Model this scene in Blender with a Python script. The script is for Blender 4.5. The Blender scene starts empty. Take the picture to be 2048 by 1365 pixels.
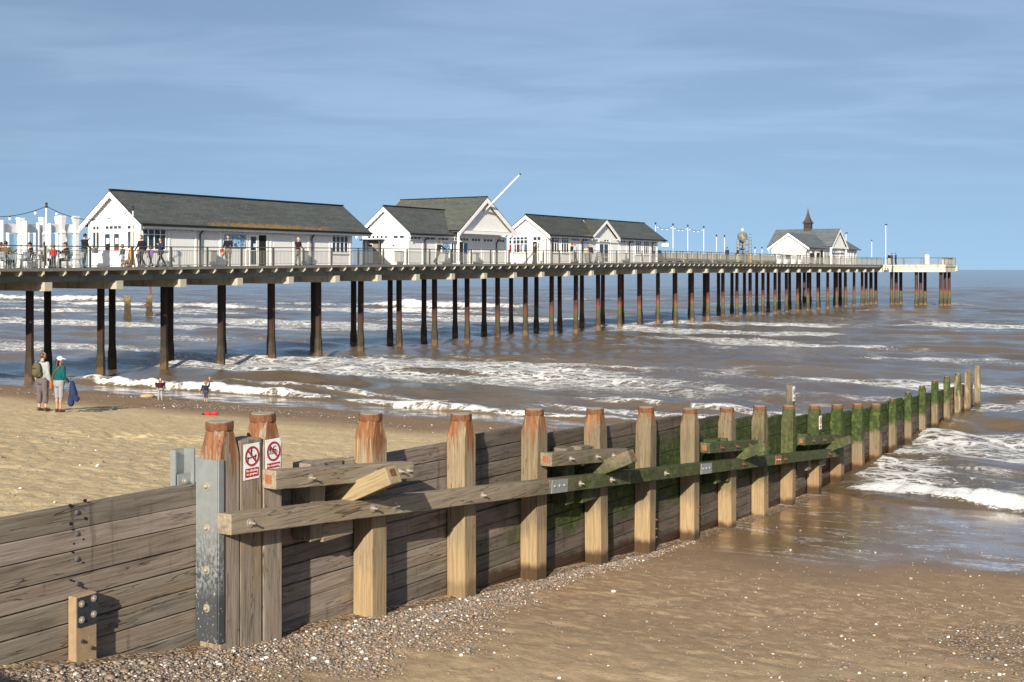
import bpy, bmesh, math, random
import numpy as np
from mathutils import Vector, Matrix, Euler
random.seed(7); RNG = np.random.default_rng(11)
R = math.radians
scene = bpy.context.scene
col = scene.collection

# ------------------------------------------------------------------ frames measured from the photograph
F, CX, HY, ZC = 2400.0, 1024.0, 538.5, 5.7            # focal length in photo pixels, principal column, horizon row, eye height
PO = Vector((-22.57, 59.26)); PS, PC = .5302, .8478    # pier origin (front edge) and its seaward direction
GO = Vector((-1.7625, 15.0)); GS, GC = .518, .8554      # groyne origin and its seaward direction
PANG = math.atan2(PC, PS); GANG = math.atan2(GC, GS)
def uz(px, py, v):                                      # photo pixel on the plane v = const of the pier -> (u, z)
    k = (px-CX)/F; u = (k*(PO.y+PS*v)-PO.x+PC*v)/(PS-PC*k); Y = PO.y+PC*u+PS*v
    return u, ZC+(HY-py)*Y/F
def fu(px, v): return uz(px, 530, v)[0]
def vz(px, py, u):                                      # photo pixel on the plane u = const -> (v, z)
    k = (px-CX)/F; v = (PO.x+PS*u-k*(PO.y+PC*u))/(PC+PS*k); Y = PO.y+PC*u+PS*v
    return v, ZC+(HY-py)*Y/F
def deck(u):                                            # the pier deck rises a little towards the sea
    return float(np.interp(u, [-30, 0, 22, 44, 74, 150, 190], [5.62, 5.74, 5.97, 6.12, 6.42, 6.36, 6.34]))
def pw(u, v, z=0.0): return Vector((PO.x+PS*u-PC*v, PO.y+PC*u+PS*v, z))
def gw(u, v, z=0.0): return Vector((GO.x+GS*u-GC*v, GO.y+GC*u+GS*v, z))

# ------------------------------------------------------------------ mesh builder
class MB:
    def __init__(s): s.v=[]; s.f=[]; s.m=[]
    def add(s, vs, fs, m=0):
        o=len(s.v); s.v += [tuple(p) for p in vs]
        for f in fs: s.f.append([i+o for i in f]); s.m.append(m)
        return s
    def box(s, x0,x1,y0,y1,z0,z1, m=0):
        vs=[(x,y,z) for z in (z0,z1) for y in (y0,y1) for x in (x0,x1)]
        return s.add(vs, [(0,2,3,1),(4,5,7,6),(0,1,5,4),(2,6,7,3),(0,4,6,2),(1,3,7,5)], m)
    def obox(s, c, size, rot=(0,0,0), m=0):
        M = Euler(rot).to_matrix(); c=Vector(c); a,b,d=[q/2 for q in size]
        vs=[c+M@Vector((x,y,z)) for z in (-d,d) for y in (-b,b) for x in (-a,a)]
        return s.add(vs, [(0,2,3,1),(4,5,7,6),(0,1,5,4),(2,6,7,3),(0,4,6,2),(1,3,7,5)], m)
    def beam(s, p0, p1, w, h, m=0, up=(0,0,1)):          # rectangular bar between two points
        p0=Vector(p0); p1=Vector(p1); d=(p1-p0).normalized(); upv=Vector(up)
        if abs(d.dot(upv))>.99: upv=Vector((0,1,0))
        a=d.cross(upv).normalized(); b=a.cross(d)
        vs=[p+a*x*w/2+b*z*h/2 for p in (p0,p1) for x,z in ((-1,-1),(1,-1),(1,1),(-1,1))]
        return s.add(vs, [(0,1,2,3),(7,6,5,4),(0,4,5,1),(1,5,6,2),(2,6,7,3),(3,7,4,0)], m)
    def cyl(s, p0, p1, r0, r1=None, n=8, cap=True, m=0):
        if r1 is None: r1=r0
        p0=Vector(p0); p1=Vector(p1); d=(p1-p0).normalized()
        a=d.cross(Vector((0,0,1)) if abs(d.z)<.95 else Vector((1,0,0))).normalized(); b=d.cross(a)
        vs=[]
        for p,r in ((p0,r0),(p1,r1)):
            for i in range(n):
                t=2*math.pi*i/n; vs.append(p+a*r*math.cos(t)+b*r*math.sin(t))
        fs=[(i,(i+1)%n,n+(i+1)%n,n+i) for i in range(n)]
        if cap: fs += [tuple(range(n-1,-1,-1)), tuple(range(n,2*n))]
        return s.add(vs, fs, m)
    def lathe(s, prof, c=(0,0,0), n=10, m=0, sx=1, sy=1, rot=None):
        c=Vector(c); vs=[]; k=len(prof)
        for r,z in prof:
            for i in range(n):
                t=2*math.pi*(i+.5)/n; p=Vector((r*math.cos(t)*sx, r*math.sin(t)*sy, z))
                vs.append(c+(rot@p if rot else p))
        fs=[(j*n+i, j*n+(i+1)%n, (j+1)*n+(i+1)%n, (j+1)*n+i) for j in range(k-1) for i in range(n)]
        fs += [tuple(range(n-1,-1,-1)), tuple((k-1)*n+i for i in range(n))]
        return s.add(vs, fs, m)
    def ball(s, c, r, n=8, m=0):
        rx,ry,rz = r if hasattr(r,'__len__') else (r,r,r)
        k=max(4,n//2+1); prof=[(math.sin(math.pi*(j+.001)/k), -math.cos(math.pi*(j+.001)/k)) for j in range(k)]+[(.001,1)]
        o=len(s.v); s.lathe(prof,(0,0,0),n,m); 
        for i in range(o,len(s.v)):
            x,y,z=s.v[i]; s.v[i]=(c[0]+x*rx, c[1]+y*ry, c[2]+z*rz)
        return s
    def prism(s, pts, vec, m=0):
        vec=Vector(vec); a=[Vector(p) for p in pts]; n=len(a)
        vs=a+[p+vec for p in a]
        return s.add(vs, [tuple(range(n-1,-1,-1)), tuple(range(n,2*n))]+[(i,(i+1)%n,n+(i+1)%n,n+i) for i in range(n)], m)
    def mesh(s, name, mats, smooth=False, fix=True):
        me=bpy.data.meshes.new(name); me.from_pydata(s.v,[],s.f)
        for q in (mats if isinstance(mats,(list,tuple)) else [mats]): me.materials.append(q)
        if any(s.m): me.polygons.foreach_set('material_index', s.m)
        if smooth: me.polygons.foreach_set('use_smooth',[True]*len(me.polygons))
        if fix:
            bm=bmesh.new(); bm.from_mesh(me); bmesh.ops.recalc_face_normals(bm, faces=bm.faces); bm.to_mesh(me); bm.free()
        me.update(); return me
    def build(s, name, mats, parent=None, loc=(0,0,0), rot=0.0, smooth=False, bevel=0.0, fix=True):
        return put(name, s.mesh(name, mats, smooth, fix), parent, loc, rot, bevel)
def put(name, me, parent=None, loc=(0,0,0), rot=0.0, bevel=0.0):
    o=bpy.data.objects.new(name, me); col.objects.link(o); o.location=loc
    o.rotation_euler = rot if hasattr(rot,'__len__') else (0,0,rot)
    if parent is not None: o.parent=parent
    if bevel:
        b=o.modifiers.new('edge','BEVEL'); b.width=bevel; b.segments=2; b.limit_method='ANGLE'
    return o
def tag(o, label=None, cat=None, group=None, kind=None):
    if label: o['label']=label
    if cat: o['category']=cat
    if group: o['group']=group
    if kind: o['kind']=kind
    return o
def thing(name, label, cat, loc=(0,0,0), rot=0.0, group=None):
    return tag(put(name, None, None, loc, rot), label, cat, group)
def copy_tree(o, parent=None):
    c=o.copy(); col.objects.link(c)
    if parent is not None: c.parent=parent
    for ch in [x for x in o.children]: copy_tree(ch, c)
    return c

# ------------------------------------------------------------------ numpy noise
def vnoise(x, y, seed=0):
    ix=np.floor(x); iy=np.floor(y); fx=x-ix; fy=y-iy
    fx=fx*fx*fx*(fx*(fx*6-15)+10); fy=fy*fy*fy*(fy*(fy*6-15)+10)
    def h(a,b):
        t=np.sin(a*127.1+b*311.7+seed*74.7)*43758.5453; return t-np.floor(t)
    return (h(ix,iy)*(1-fx)+h(ix+1,iy)*fx)*(1-fy)+(h(ix,iy+1)*(1-fx)+h(ix+1,iy+1)*fx)*fy
def fbm(x, y, octv=4, seed=0, gain=.5):
    s=0; a=1; t=0
    for i in range(octv):
        s=s+a*vnoise(x*2.03**i+i*17.3, y*2.03**i-i*9.1, seed+i); t+=a; a*=gain
    return s/t
def sst(a, b, x):
    t=np.clip((x-a)/(b-a),0,1); return t*t*(3-2*t)

# ------------------------------------------------------------------ node helper
class NT:
    def __init__(s, name):
        s.mat=bpy.data.materials.new(name); s.mat.use_nodes=True; s.t=s.mat.node_tree
        for n in list(s.t.nodes): s.t.nodes.remove(n)
        s.out=s.t.nodes.new('ShaderNodeOutputMaterial'); s.p=s.t.nodes.new('ShaderNodeBsdfPrincipled')
        s.t.links.new(s.p.outputs[0], s.out.inputs[0])
    def put(s, sock, v):
        if v is None: return
        if isinstance(v, bpy.types.NodeSocket): s.t.links.new(v, sock)
        else:
            if sock.type=='RGBA' and len(v)==3: v=(*v,1)
            sock.default_value=v
    def node(s, typ, **kw):
        n=s.t.nodes.new('ShaderNode'+typ)
        for k,v in kw.items():
            if k.startswith('_'): setattr(n,k[1:],v)
            else: s.put(n.inputs[k.replace('__',' ')], v)
        return n
    def math(s, op, a, b=None, c=None, clamp=False):
        n=s.t.nodes.new('ShaderNodeMath'); n.operation=op; n.use_clamp=clamp
        for i,v in enumerate((a,b,c)): s.put(n.inputs[i], v)
        return n.outputs[0]
    def vmath(s, op, a, b=None):
        n=s.t.nodes.new('ShaderNodeVectorMath'); n.operation=op
        s.put(n.inputs[0],a); s.put(n.inputs[1],b)
        return n.outputs['Value'] if op in('DOT_PRODUCT','LENGTH') else n.outputs[0]
    def mix(s, fac, a, b, blend='MIX'):
        n=s.t.nodes.new('ShaderNodeMix'); n.data_type='RGBA'; n.blend_type=blend
        s.put(n.inputs['Factor'] if False else n.inputs[0], fac); s.put(n.inputs[6],a); s.put(n.inputs[7],b)
        return n.outputs[2]
    def ss(s, x, a, b, lo=0.0, hi=1.0):                   # smoothstep map
        n=s.t.nodes.new('ShaderNodeMapRange'); n.interpolation_type='SMOOTHSTEP'
        for i,v in enumerate((x,a,b,lo,hi)): s.put(n.inputs[i], v)
        return n.outputs[0]
    def coord(s, kind='Object'): return s.node('TexCoord').outputs[kind]
    def pos(s): return s.node('NewGeometry').outputs['Position']
    def sep(s, v):
        n=s.node('SeparateXYZ', Vector=v); return n.outputs
    def scale(s, v, sc):
        n=s.node('Mapping', Vector=v); n.inputs['Scale'].default_value=sc; return n.outputs[0]
    def noise(s, v, scale=5, detail=4, rough=.55, dist=0.0, col=False):
        n=s.node('TexNoise', Vector=v); n.inputs['Scale'].default_value=scale; n.inputs['Detail'].default_value=detail
        n.inputs['Roughness'].default_value=rough; n.inputs['Distortion'].default_value=dist
        return n.outputs[1 if col else 0]
    def vor(s, v, scale=5, feat='F1', out='Distance', rnd=1.0):
        n=s.node('TexVoronoi', Vector=v, _feature=feat); n.inputs['Scale'].default_value=scale; n.inputs['Randomness'].default_value=rnd
        return n.outputs[out]
    def ramp(s, fac, stops):
        n=s.node('ValToRGB', Fac=fac); e=n.color_ramp.elements
        while len(e)<len(stops): e.new(.5)
        for q,(p,c) in zip(e,stops): q.position=p; q.color=(*c,1)
        return n.outputs[0]
    def bump(s, h, strength=.3, dist=.02, normal=None):
        n=s.node('Bump', Height=h); n.inputs['Strength'].default_value=strength; n.inputs['Distance'].default_value=dist
        if normal is not None: s.put(n.inputs['Normal'], normal)
        return n.outputs[0]
    def set(s, **kw):
        for k,v in kw.items(): s.put(s.p.inputs[k.replace('__',' ')], v)
        return s.mat
_mats={}
def plain(name, c, rough=.7, metal=0.0, var=.12, scale=8, bump=0.0, spec=.5):
    if name in _mats: return _mats[name]
    t=NT(name); o=t.coord(); n=t.noise(o,scale,4)
    t.set(Base__Color=t.mix(n, tuple(q*(1-var) for q in c), tuple(min(1,q*(1+var)) for q in c)), Roughness=rough, Metallic=metal, Specular__IOR__Level=spec)
    if bump: t.set(Normal=t.bump(t.noise(o,scale*4,3), bump, .01))
    _mats[name]=t.mat; return t.mat
# ------------------------------------------------------------------ camera, sun, sky
cam=bpy.data.cameras.new('camera'); co=bpy.data.objects.new('camera',cam); col.objects.link(co)
co.location=(0,0,ZC); co.rotation_euler=(R(90),0,0)
cam.sensor_width=36; cam.lens=36*F/2048; cam.shift_y=-144/2048; cam.clip_end=20000; cam.clip_start=.1
scene.camera=co
SUN_EL, SUN_AZ = 23.5, 190.8                            # low sun behind the camera, a little to its left
sl=bpy.data.lights.new('sun','SUN'); sl.energy=5.0; sl.angle=R(.53); sl.color=(1,.90,.74)
so=bpy.data.objects.new('sun',sl); col.objects.link(so)
tosun=Vector((math.sin(R(SUN_AZ))*math.cos(R(SUN_EL)), math.cos(R(SUN_AZ))*math.cos(R(SUN_EL)), math.sin(R(SUN_EL))))
so.rotation_euler=tosun.to_track_quat('Z','Y').to_euler(); so.location=tosun*60
W=bpy.data.worlds.new('World'); scene.world=W; W.use_nodes=True
wt=W.node_tree; bg=wt.nodes['Background']
def wn(typ,**kw):
    n=wt.nodes.new('ShaderNode'+typ)
    for k,v in kw.items():
        if isinstance(v,bpy.types.NodeSocket): wt.links.new(v,n.inputs[k])
        else: n.inputs[k].default_value=v
    return n
def wmath(op,a,b=0.0,c=0.0):
    n=wt.nodes.new('ShaderNodeMath'); n.operation=op
    for i,v in enumerate((a,b,c)):
        if isinstance(v,bpy.types.NodeSocket): wt.links.new(v,n.inputs[i])
        else: n.inputs[i].default_value=v
    return n.outputs[0]
def wmix(f,a,b,blend='MIX'):
    n=wt.nodes.new('ShaderNodeMix'); n.data_type='RGBA'; n.blend_type=blend
    for i,v in ((0,f),(6,a),(7,b)):
        if isinstance(v,bpy.types.NodeSocket): wt.links.new(v,n.inputs[i])
        else: n.inputs[i].default_value=v
    return n.outputs[2]
sky=wt.nodes.new('ShaderNodeTexSky'); sky.sky_type='NISHITA'; sky.sun_disc=False
sky.sun_elevation=R(SUN_EL); sky.sun_rotation=R(SUN_AZ); sky.altitude=0; sky.air_density=1.0; sky.dust_density=.6; sky.ozone_density=2.2
tc=wt.nodes.new('ShaderNodeTexCoord'); sx=wn('SeparateXYZ',Vector=tc.outputs['Generated'])
up=wt.nodes.new('ShaderNodeVectorMath'); up.operation='MULTIPLY_ADD'; wt.links.new(tc.outputs['Generated'],up.inputs[0]); up.inputs[1].default_value=(1,1,.75); up.inputs[2].default_value=(0,0,.26)
nrm=wt.nodes.new('ShaderNodeVectorMath'); nrm.operation='NORMALIZE'; wt.links.new(up.outputs[0],nrm.inputs[0]); wt.links.new(nrm.outputs[0],sky.inputs[0])
el=wmath('MAXIMUM',sx.outputs[2],0.0)
den=wmath('ADD',el,.07)
cv=wn('CombineXYZ',X=wmath('DIVIDE',sx.outputs[0],den),Y=wmath('DIVIDE',sx.outputs[1],den))
mp=wn('Mapping',Vector=cv.outputs[0]); mp.inputs['Scale'].default_value=(.55,1.0,1); mp.inputs['Rotation'].default_value=(0,0,R(-6))
n1=wn('TexNoise',Vector=mp.outputs[0],Scale=1.7,Detail=8.0,Roughness=.56,Distortion=.5)
n2=wn('TexNoise',Vector=cv.outputs[0],Scale=.33,Detail=3.0)
mr=wt.nodes.new('ShaderNodeMapRange'); mr.interpolation_type='SMOOTHSTEP'
wt.links.new(wmath('ADD',wmath('MULTIPLY',n1.outputs[0],.62),wmath('MULTIPLY',n2.outputs[0],.38)),mr.inputs[0]); mr.inputs[1].default_value=.41; mr.inputs[2].default_value=.61
g=wt.nodes.new('ShaderNodeMapRange'); g.interpolation_type='SMOOTHSTEP'; wt.links.new(el,g.inputs[0]); g.inputs[1].default_value=.035; g.inputs[2].default_value=.16
cl=wmath('MULTIPLY',mr.outputs[0],wmath('ADD',wmath('MULTIPLY',g.outputs[0],.85),.05))
# clear part of the sky: the Nishita radiance with its pale horizon band cooled
tint=wmix(g.outputs[0],(1.0,.96,.87,1),(1.06,.96,.86,1))
clear=wmix(1.0,sky.outputs[0],tint,'MULTIPLY')
cloud=wmix(1.0,sky.outputs[0],(1.56,1.30,1.10,1),'MULTIPLY')
wt.links.new(wmix(wmath('MULTIPLY',cl,.56),clear,cloud),bg.inputs[0]); bg.inputs[1].default_value=.098
scene.view_settings.view_transform='Standard'; scene.view_settings.look='None'; scene.view_settings.gamma=1; scene.view_settings.exposure=0.65
try: scene.view_settings.use_curve_mapping=False
except Exception: pass

# ------------------------------------------------------------------ the beach, one sheet from the dunes to the seabed
ZR=([-60,-14,-8,-5.3,-4.3,-2.6,0,2,4,6.1,8.1,10.2,12.2,14.2,16.3,18.5,22,30,60,120,9000],
    [6,3.2,2.6,2.2,2.0,1.66,1.42,1.15,.95,.75,.53,.37,.23,.12,.04,-.04,-.3,-.9,-2.5,-5,-6])
ZL=([-60,-14,-6,-2.6,0,6,12,18,21,25,28,32,40,60,120,9000],
    [7,4.2,3.5,3.15,2.85,2.0,1.38,.85,.56,.2,.02,-.3,-.9,-2.5,-5,-6])
def smooth_interp(x, t):                                  # piecewise profile, rounded at its knots
    s=0
    for k in (-.9,-.45,0,.45,.9): s=s+np.interp(x+k,t[0],t[1])
    return s/5
def ground_z(u, v, detail=True):
    u=np.asarray(u,float); v=np.asarray(v,float)
    right=v<.21
    zr=smooth_interp(u-.22*np.minimum(v,0)*sst(4,12,u)*-1.0, ZR)
    zl=smooth_interp(u, ZL)
    if detail:
        zr=zr+(fbm(u*.35,v*.35,3,3)-.5)*.05*(1-sst(8,18,u))+(fbm(u*1.6,v*1.6,3,5)-.5)*.018*(1-sst(7,12,u)*.9)
        zr=zr-.014*sst(.62,.74,vnoise(u*3.4,v*3.4,31))*(1-sst(3.5,6.5,u))
        dry=1-sst(13,19,u)
        foot=sst(.52,.70,vnoise(u*2.4+.8*vnoise(u*5,v*5,8),v*2.4,21))
        zl=zl+(fbm(u*.3,v*.3,3,9)-.5)*.09*(1-sst(19,27,u))+dry*((fbm(u*2.1,v*2.1,3,12)-.5)*.025-.009*foot-.017*sst(.58,.76,vnoise(u*5.2,v*5.2,33))*(1-sst(3,14,u)*.6)+(fbm(u*7,v*7,3,14)-.5)*.045)
        dug=np.exp(-(((u-7.0)*.8+(v-12.2)*.5)/1.0)**2-(((u-7.0)*-.5+(v-12.2)*.8)/2.2)**2)
        zl=zl+dug*(.34*(fbm(u*1.9,v*1.9,3,44)-.42))
    return np.where(right,zr,zl)
def axis(parts):
    a=[]
    for x0,x1,st in parts: a.append(np.arange(x0,x1,st))
    return np.concatenate(a)
def far(x0,x1,k=1.5,first=2.0):
    out=[]; x=first
    while x<x1-x0: out.append(x); x*=k
    return np.array(out+[x1-x0])
GU=np.concatenate([-30-far(0,3000)[::-1], axis([(-30,-9,.25),(-9,12,.055),(12,34,.09),(34,70,.6)]), 70+far(0,9000)])
GV=np.concatenate([-16-far(0,6000)[::-1], axis([(-16,-9,.12),(-9,.1,.06)]), [.195,.225], axis([(.28,12,.08),(12,36,.12)]), 36+far(0,6000)])
uu,vv=np.meshgrid(GU,GV,indexing='ij')
zz=ground_z(uu,vv)
GRW=([-14,-8,-3,-1,1,2.5,5,8,11],[4,2.6,1.75,1.85,1.15,.75,.55,.3,.12])
def gravel(u,v):                                          # how much shingle lies on the sand (0..1)
    w=np.interp(u,*GRW); d=-v-.1
    q=d/w+(fbm(u*1.3,v*1.3,3,51)-.5)*1.0
    a=(1-sst(.30,1.25,q))*(v<.21)
    b=sst(.36,.66,fbm(u*.42+3,v*.42,4,57))*sst(-3.9,-5.6,v)*(1-sst(4.5,8,u))*(v<.21)*.7
    c=sst(.46,.62,fbm(u*.5,v*.22,3,61))*sst(15.5,18,u)*(1-sst(22.5,24.5,u))*(v>.21)*.85
    return np.clip(a+b+c,0,1)
grv=gravel(uu,vv)
wet=np.where(vv<.21, sst(6.6,11.2,uu+(fbm(uu*.4,vv*.4,3,71)-.5)*4+.10*vv), sst(21,24.5,uu+(fbm(uu*.3,vv*.3,3,73)-.5)*2.5))
damp=np.where(vv<.21, .45+.55*sst(-2.5,4.5,uu+(fbm(uu*.5,vv*.5,4,75)-.5)*5.5+.45*(vv+3)), sst(14,18.5,uu+(fbm(uu*.25,vv*.25,3,77)-.5)*3.5))
nu,nv=uu.shape
def grid_mesh(name,X,Y,Z,mat,attrs,flip=False):
    nu,nv=X.shape; me=bpy.data.meshes.new(name); n=nu*nv
    me.vertices.add(n); co=np.stack([X.ravel(),Y.ravel(),Z.ravel()],1).astype(np.float32); me.vertices.foreach_set('co',co.ravel())
    i=np.arange(n).reshape(nu,nv); q=[i[:-1,:-1],i[1:,:-1],i[1:,1:],i[:-1,1:]]
    if flip: q=q[::-1]
    q=np.stack([a.ravel() for a in q],1).astype(np.int32); m=len(q)
    me.loops.add(m*4); me.loops.foreach_set('vertex_index',q.ravel()); me.polygons.add(m)
    me.polygons.foreach_set('loop_start',np.arange(0,m*4,4,dtype=np.int32)); me.polygons.foreach_set('loop_total',np.full(m,4,np.int32))
    me.polygons.foreach_set('use_smooth',np.ones(m,bool)); me.update(calc_edges=True); me.materials.append(mat)
    for k,a in attrs.items():
        at=me.attributes.new(k,'FLOAT_COLOR','POINT'); c=np.ones((n,4),np.float32)
        for j,x in enumerate(a): c[:,j]=x.ravel()
        at.data.foreach_set('color',c.ravel())
    return me
# sand
t=NT('beach_sand'); o=t.coord(); at=t.node('Attribute'); at.attribute_name='mask'
m=t.sep(at.outputs['Vector']); wetf,dampf,grf=m[0],m[1],m[2]
side=t.ss(t.sep(o)[1],.20,.22)
fine=t.noise(o,55,3,.7); mid=t.noise(o,7,5,.6); big=t.noise(o,.9,4)
dry=t.ramp(mid,[(.25,(.46,.345,.19)),(.55,(.58,.455,.27)),(.8,(.65,.54,.35))])
dry=t.mix(t.ss(fine,.57,.68,0,.6),dry,(.20,.145,.085)); dry=t.mix(t.ss(t.noise(t.scale(o,(1,1.3,1)),13,4,.6),.62,.70,0,.75),dry,(.15,.105,.06))
dampc=t.ramp(mid,[(.3,(.305,.200,.120)),(.7,(.395,.275,.170))])
patch=t.ss(t.noise(t.scale(o,(1.5,1.0,1)),3.6,5,.62),.52,.60)
dampc=t.mix(t.math('MULTIPLY',patch,t.ss(wetf,.5,.05)),dampc,(.475,.345,.215))
dampc=t.mix(t.ss(fine,.60,.72,0,.4),dampc,(.14,.09,.05))
wetc=t.ramp(big,[(.3,(.185,.115,.060)),(.7,(.255,.165,.092))])
band=t.ramp(t.noise(o,14,5,.7),[(.35,(.16,.10,.058)),(.65,(.34,.23,.14))])
c=t.mix(dampf,dry,dampc); c=t.mix(t.math('MULTIPLY',t.math('MULTIPLY',side,dampf),.7),c,band); c=t.mix(wetf,c,wetc)
vc=t.vor(o,34,'F1','Color'); vs=t.sep(vc)
peb=t.ramp(vs[0],[(.0,(.05,.035,.022)),(.35,(.17,.095,.045)),(.62,(.26,.16,.085)),(.85,(.36,.30,.24)),(.97,(.6,.57,.52))])
c=t.mix(t.math('MULTIPLY',grf,t.ss(t.noise(o,9,4),.25,.55)),c,peb)
# spent foam left in thin lines where the swash has run out
fo=t.scale(o,(1.5,.42,1)); fl=t.math('ABSOLUTE',t.math('SUBTRACT',t.noise(fo,1.0,5,.55,.6),.5))
line=t.math('MULTIPLY',t.ss(fl,.045,.004),t.ss(t.noise(o,.45,3),.44,.54)); line=t.math('MULTIPLY',line,t.ss(t.noise(o,9,5,.75),.42,.60))
line=t.math('MULTIPLY',line,t.ss(wetf,.55,.95)); c=t.mix(t.math('MULTIPLY',line,.75),c,(.75,.77,.80))
rough=t.math('ADD',t.math('MULTIPLY',wetf,-.62),.92); rough=t.math('ADD',rough,t.math('MULTIPLY',t.math('MULTIPLY',t.ss(big,.40,.58),t.ss(wetf,.55,.95)),-.20)); rough=t.math('ADD',rough,t.math('MULTIPLY',grf,.12),clamp=True)
h=t.math('ADD',t.math('MULTIPLY',fine,.35),t.math('MULTIPLY',t.noise(o,17,4,.6),.8))
h=t.math('MULTIPLY',h,t.ss(wetf,1.0,.1,.05,1)); h=t.math('ADD',h,t.math('MULTIPLY',t.math('MULTIPLY',t.vor(o,34),grf),-1.4))
h=t.math('ADD',h,t.math('MULTIPLY',t.noise(t.scale(o,(5,1.2,1)),1.6,3),.05))
sand=t.set(Base__Color=c,Roughness=rough,Normal=t.bump(h,.55,.03),Specular__IOR__Level=t.math('MULTIPLY_ADD',wetf,.30,.08))
me=grid_mesh('beach',uu,vv,zz,sand,{'mask':(wet,damp,grv)},flip=False)
beach=tag(put('beach',me,None,(GO.x,GO.y,0),GANG),'sandy beach sloping to the sea',None,None,'structure')

pr=MB().box(-60,-10.9,-26,30,-1,4.05).box(-10.89,-10.6,-26,30,-1,4.65)  # added out of view behind the camera; raised edge sized to shadow the near shingle
tag(pr.build('promenade',plain('promenade_concrete',(.36,.34,.30),.9,0,.2,3,.3),None,(GO.x,GO.y,0),GANG),'unseen concrete promenade at the top of the beach, its edge raised to shade the near shingle',None,None,'structure')
# ------------------------------------------------------------------ the sea
rr=[22.0]
while rr[-1]<9000: rr.append(rr[-1]*(1.0052 if rr[-1]<400 else 1.02))
rr=np.array(rr)
an=np.concatenate([-R(31)-R(far(0,55,1.6,.4))[::-1], np.arange(-R(31),R(31),R(.088)), R(31)+R(far(0,55,1.6,.4))]) if False else None
fa=np.radians(far(0,52,1.5,.3)); an=np.concatenate([-np.radians(31)-fa[::-1], np.arange(-np.radians(31),np.radians(31),np.radians(.085)), np.radians(31)+fa])
RR,AN=np.meshgrid(rr,an,indexing='ij'); SX=RR*np.sin(AN); SY=RR*np.cos(AN)
su=(SX-GO.x)*GS+(SY-GO.y)*GC; sv=-(SX-GO.x)*GC+(SY-GO.y)*GS
H=np.zeros_like(SX); rng=np.random.default_rng(5)
shal=sst(16,40,np.where(sv<0,su+8,su))
for i in range(46):
    lam=.7*1.085**i if i<34 else 6+2.2*(i-34)
    th=rng.normal(0,.62 if lam<5 else .3); k=2*math.pi/lam; ph=rng.uniform(0,6.28)
    cell=np.maximum(RR*.0052,.06); fade=sst(2.2,5.5,lam/cell)
    A=.0062*lam**.95 if lam<8 else .028
    g2=vnoise(su/(lam*3.5)+i*7.7,sv/(lam*6)+i*3.3,100+i)
    H+=A*fade*(.35+1.3*g2)*np.sin(k*(su*math.cos(th)+sv*math.sin(th))+ph+1.5*vnoise(su/(lam*4),sv/(lam*5),200+i))
H*=.35+.65*shal
foam=np.zeros_like(H)
def breaker(u0,h0,a_in,a_out,gate,wig=.6,wl=6.0,seed=0,fo=1.0,trail=0.0,tl=4.0,ragged=.55):
    global H,foam
    uc=u0+wig*(fbm(sv/wl,sv*0+seed,3,seed)-.5)*2
    x=su-uc+(vnoise(sv*1.3,su*.9,seed+5)-.5)*a_in*.5
    prof=np.where(x<0,np.exp(-(x/a_in)**2),np.exp(-(x/a_out)**2))
    rag=1-ragged*.6+ragged*1.2*(fbm(sv*.9,su*1.1,4,seed+9)-.35)
    H+=h0*gate*prof*np.clip(rag,.25,1.4)
    f=np.where(x<0,np.exp(-(x/(a_in*1.05))**4),np.exp(-(x/(a_out*.30))**2))*(.62+.38*sst(.30,.5,fbm(sv*.7,su*.9,3,seed+21)))
    foam=np.maximum(foam,np.clip(f*fo*gate,0,1))
    if trail: foam=np.maximum(foam,np.where(x>0,np.exp(-x/tl),0)*trail*gate*(.55+.9*fbm(su*.35,sv*.16,4,seed+13)))
# shore break on the far side of the groyne
gl=(sv>.2)
breaker(28.7,.40,.42,1.2,gl*sst(20,28,sv)*(1-sst(38,42,sv)*.6),.7,9,301,1.0,.22,1.2)
breaker(28.2,.15,.45,1.2,gl*(1-sst(20,28,sv))*sst(2,5,sv),.8,8,305,.70,.24,1.5)
breaker(30.4,.20,.5,1.4,gl*sst(.45,.55,fbm(sv*.13,sv*0+3,3,309))*(1-sst(34,40,sv)),.8,9,311,.50,.15,1.2)
breaker(32.8,.27,.6,1.6,gl*sst(1,3,sv)*(1-sst(13,18,sv)),.5,7,315,.45,.15,1.2)
# shore break in the near bay
gr=(sv<-.1)*1.0
breaker(19.9+.30*np.minimum(sv,0)+.006*np.minimum(sv,0)**2,.24,.50,1.3,gr*sst(-.1,-1.4,sv)*.9+gr*.1,.25,3,321,1.0,.46,6.0,.7)
breaker(27.0+.2*np.minimum(sv,0),.12,.6,1.5,gr*sst(.40,.55,fbm(sv*.2,sv*0+9,3,323)),.8,5,325,.7,.35,3.0)
breaker(38.0,.16,.8,2,gr*sst(.52,.62,fbm(sv*.16,sv*0+4,3,327)),1.0,7,329,.8,.3,3.0)
# the bar, far out
bar=sst(.44,.52,fbm(sv*.020,sv*0+1.7,3,331))
breaker(131,1.15,2.0,6,sst(40,70,sv)*(.25+.75*bar),3,40,333,1.0,.45,7)
breaker(131,1.0,2.0,6,(1-sst(40,70,sv))*sst(.52,.60,fbm(sv*.022,sv*0+6,3,335))*(1-sst(30,60,-sv)*.4),3,40,337,.8,.3,5)
breaker(119,.55,2.0,5,sst(55,85,sv)*(.55+.45*sst(.35,.5,fbm(sv*.03,sv*0+2,3,339))),2.5,40,341,1.0,.62,9)
breaker(107,.28,1.6,4,sst(.45,.56,fbm(sv*.03,sv*0+8,3,343)),3,30,345,.65,.45,8)
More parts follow.
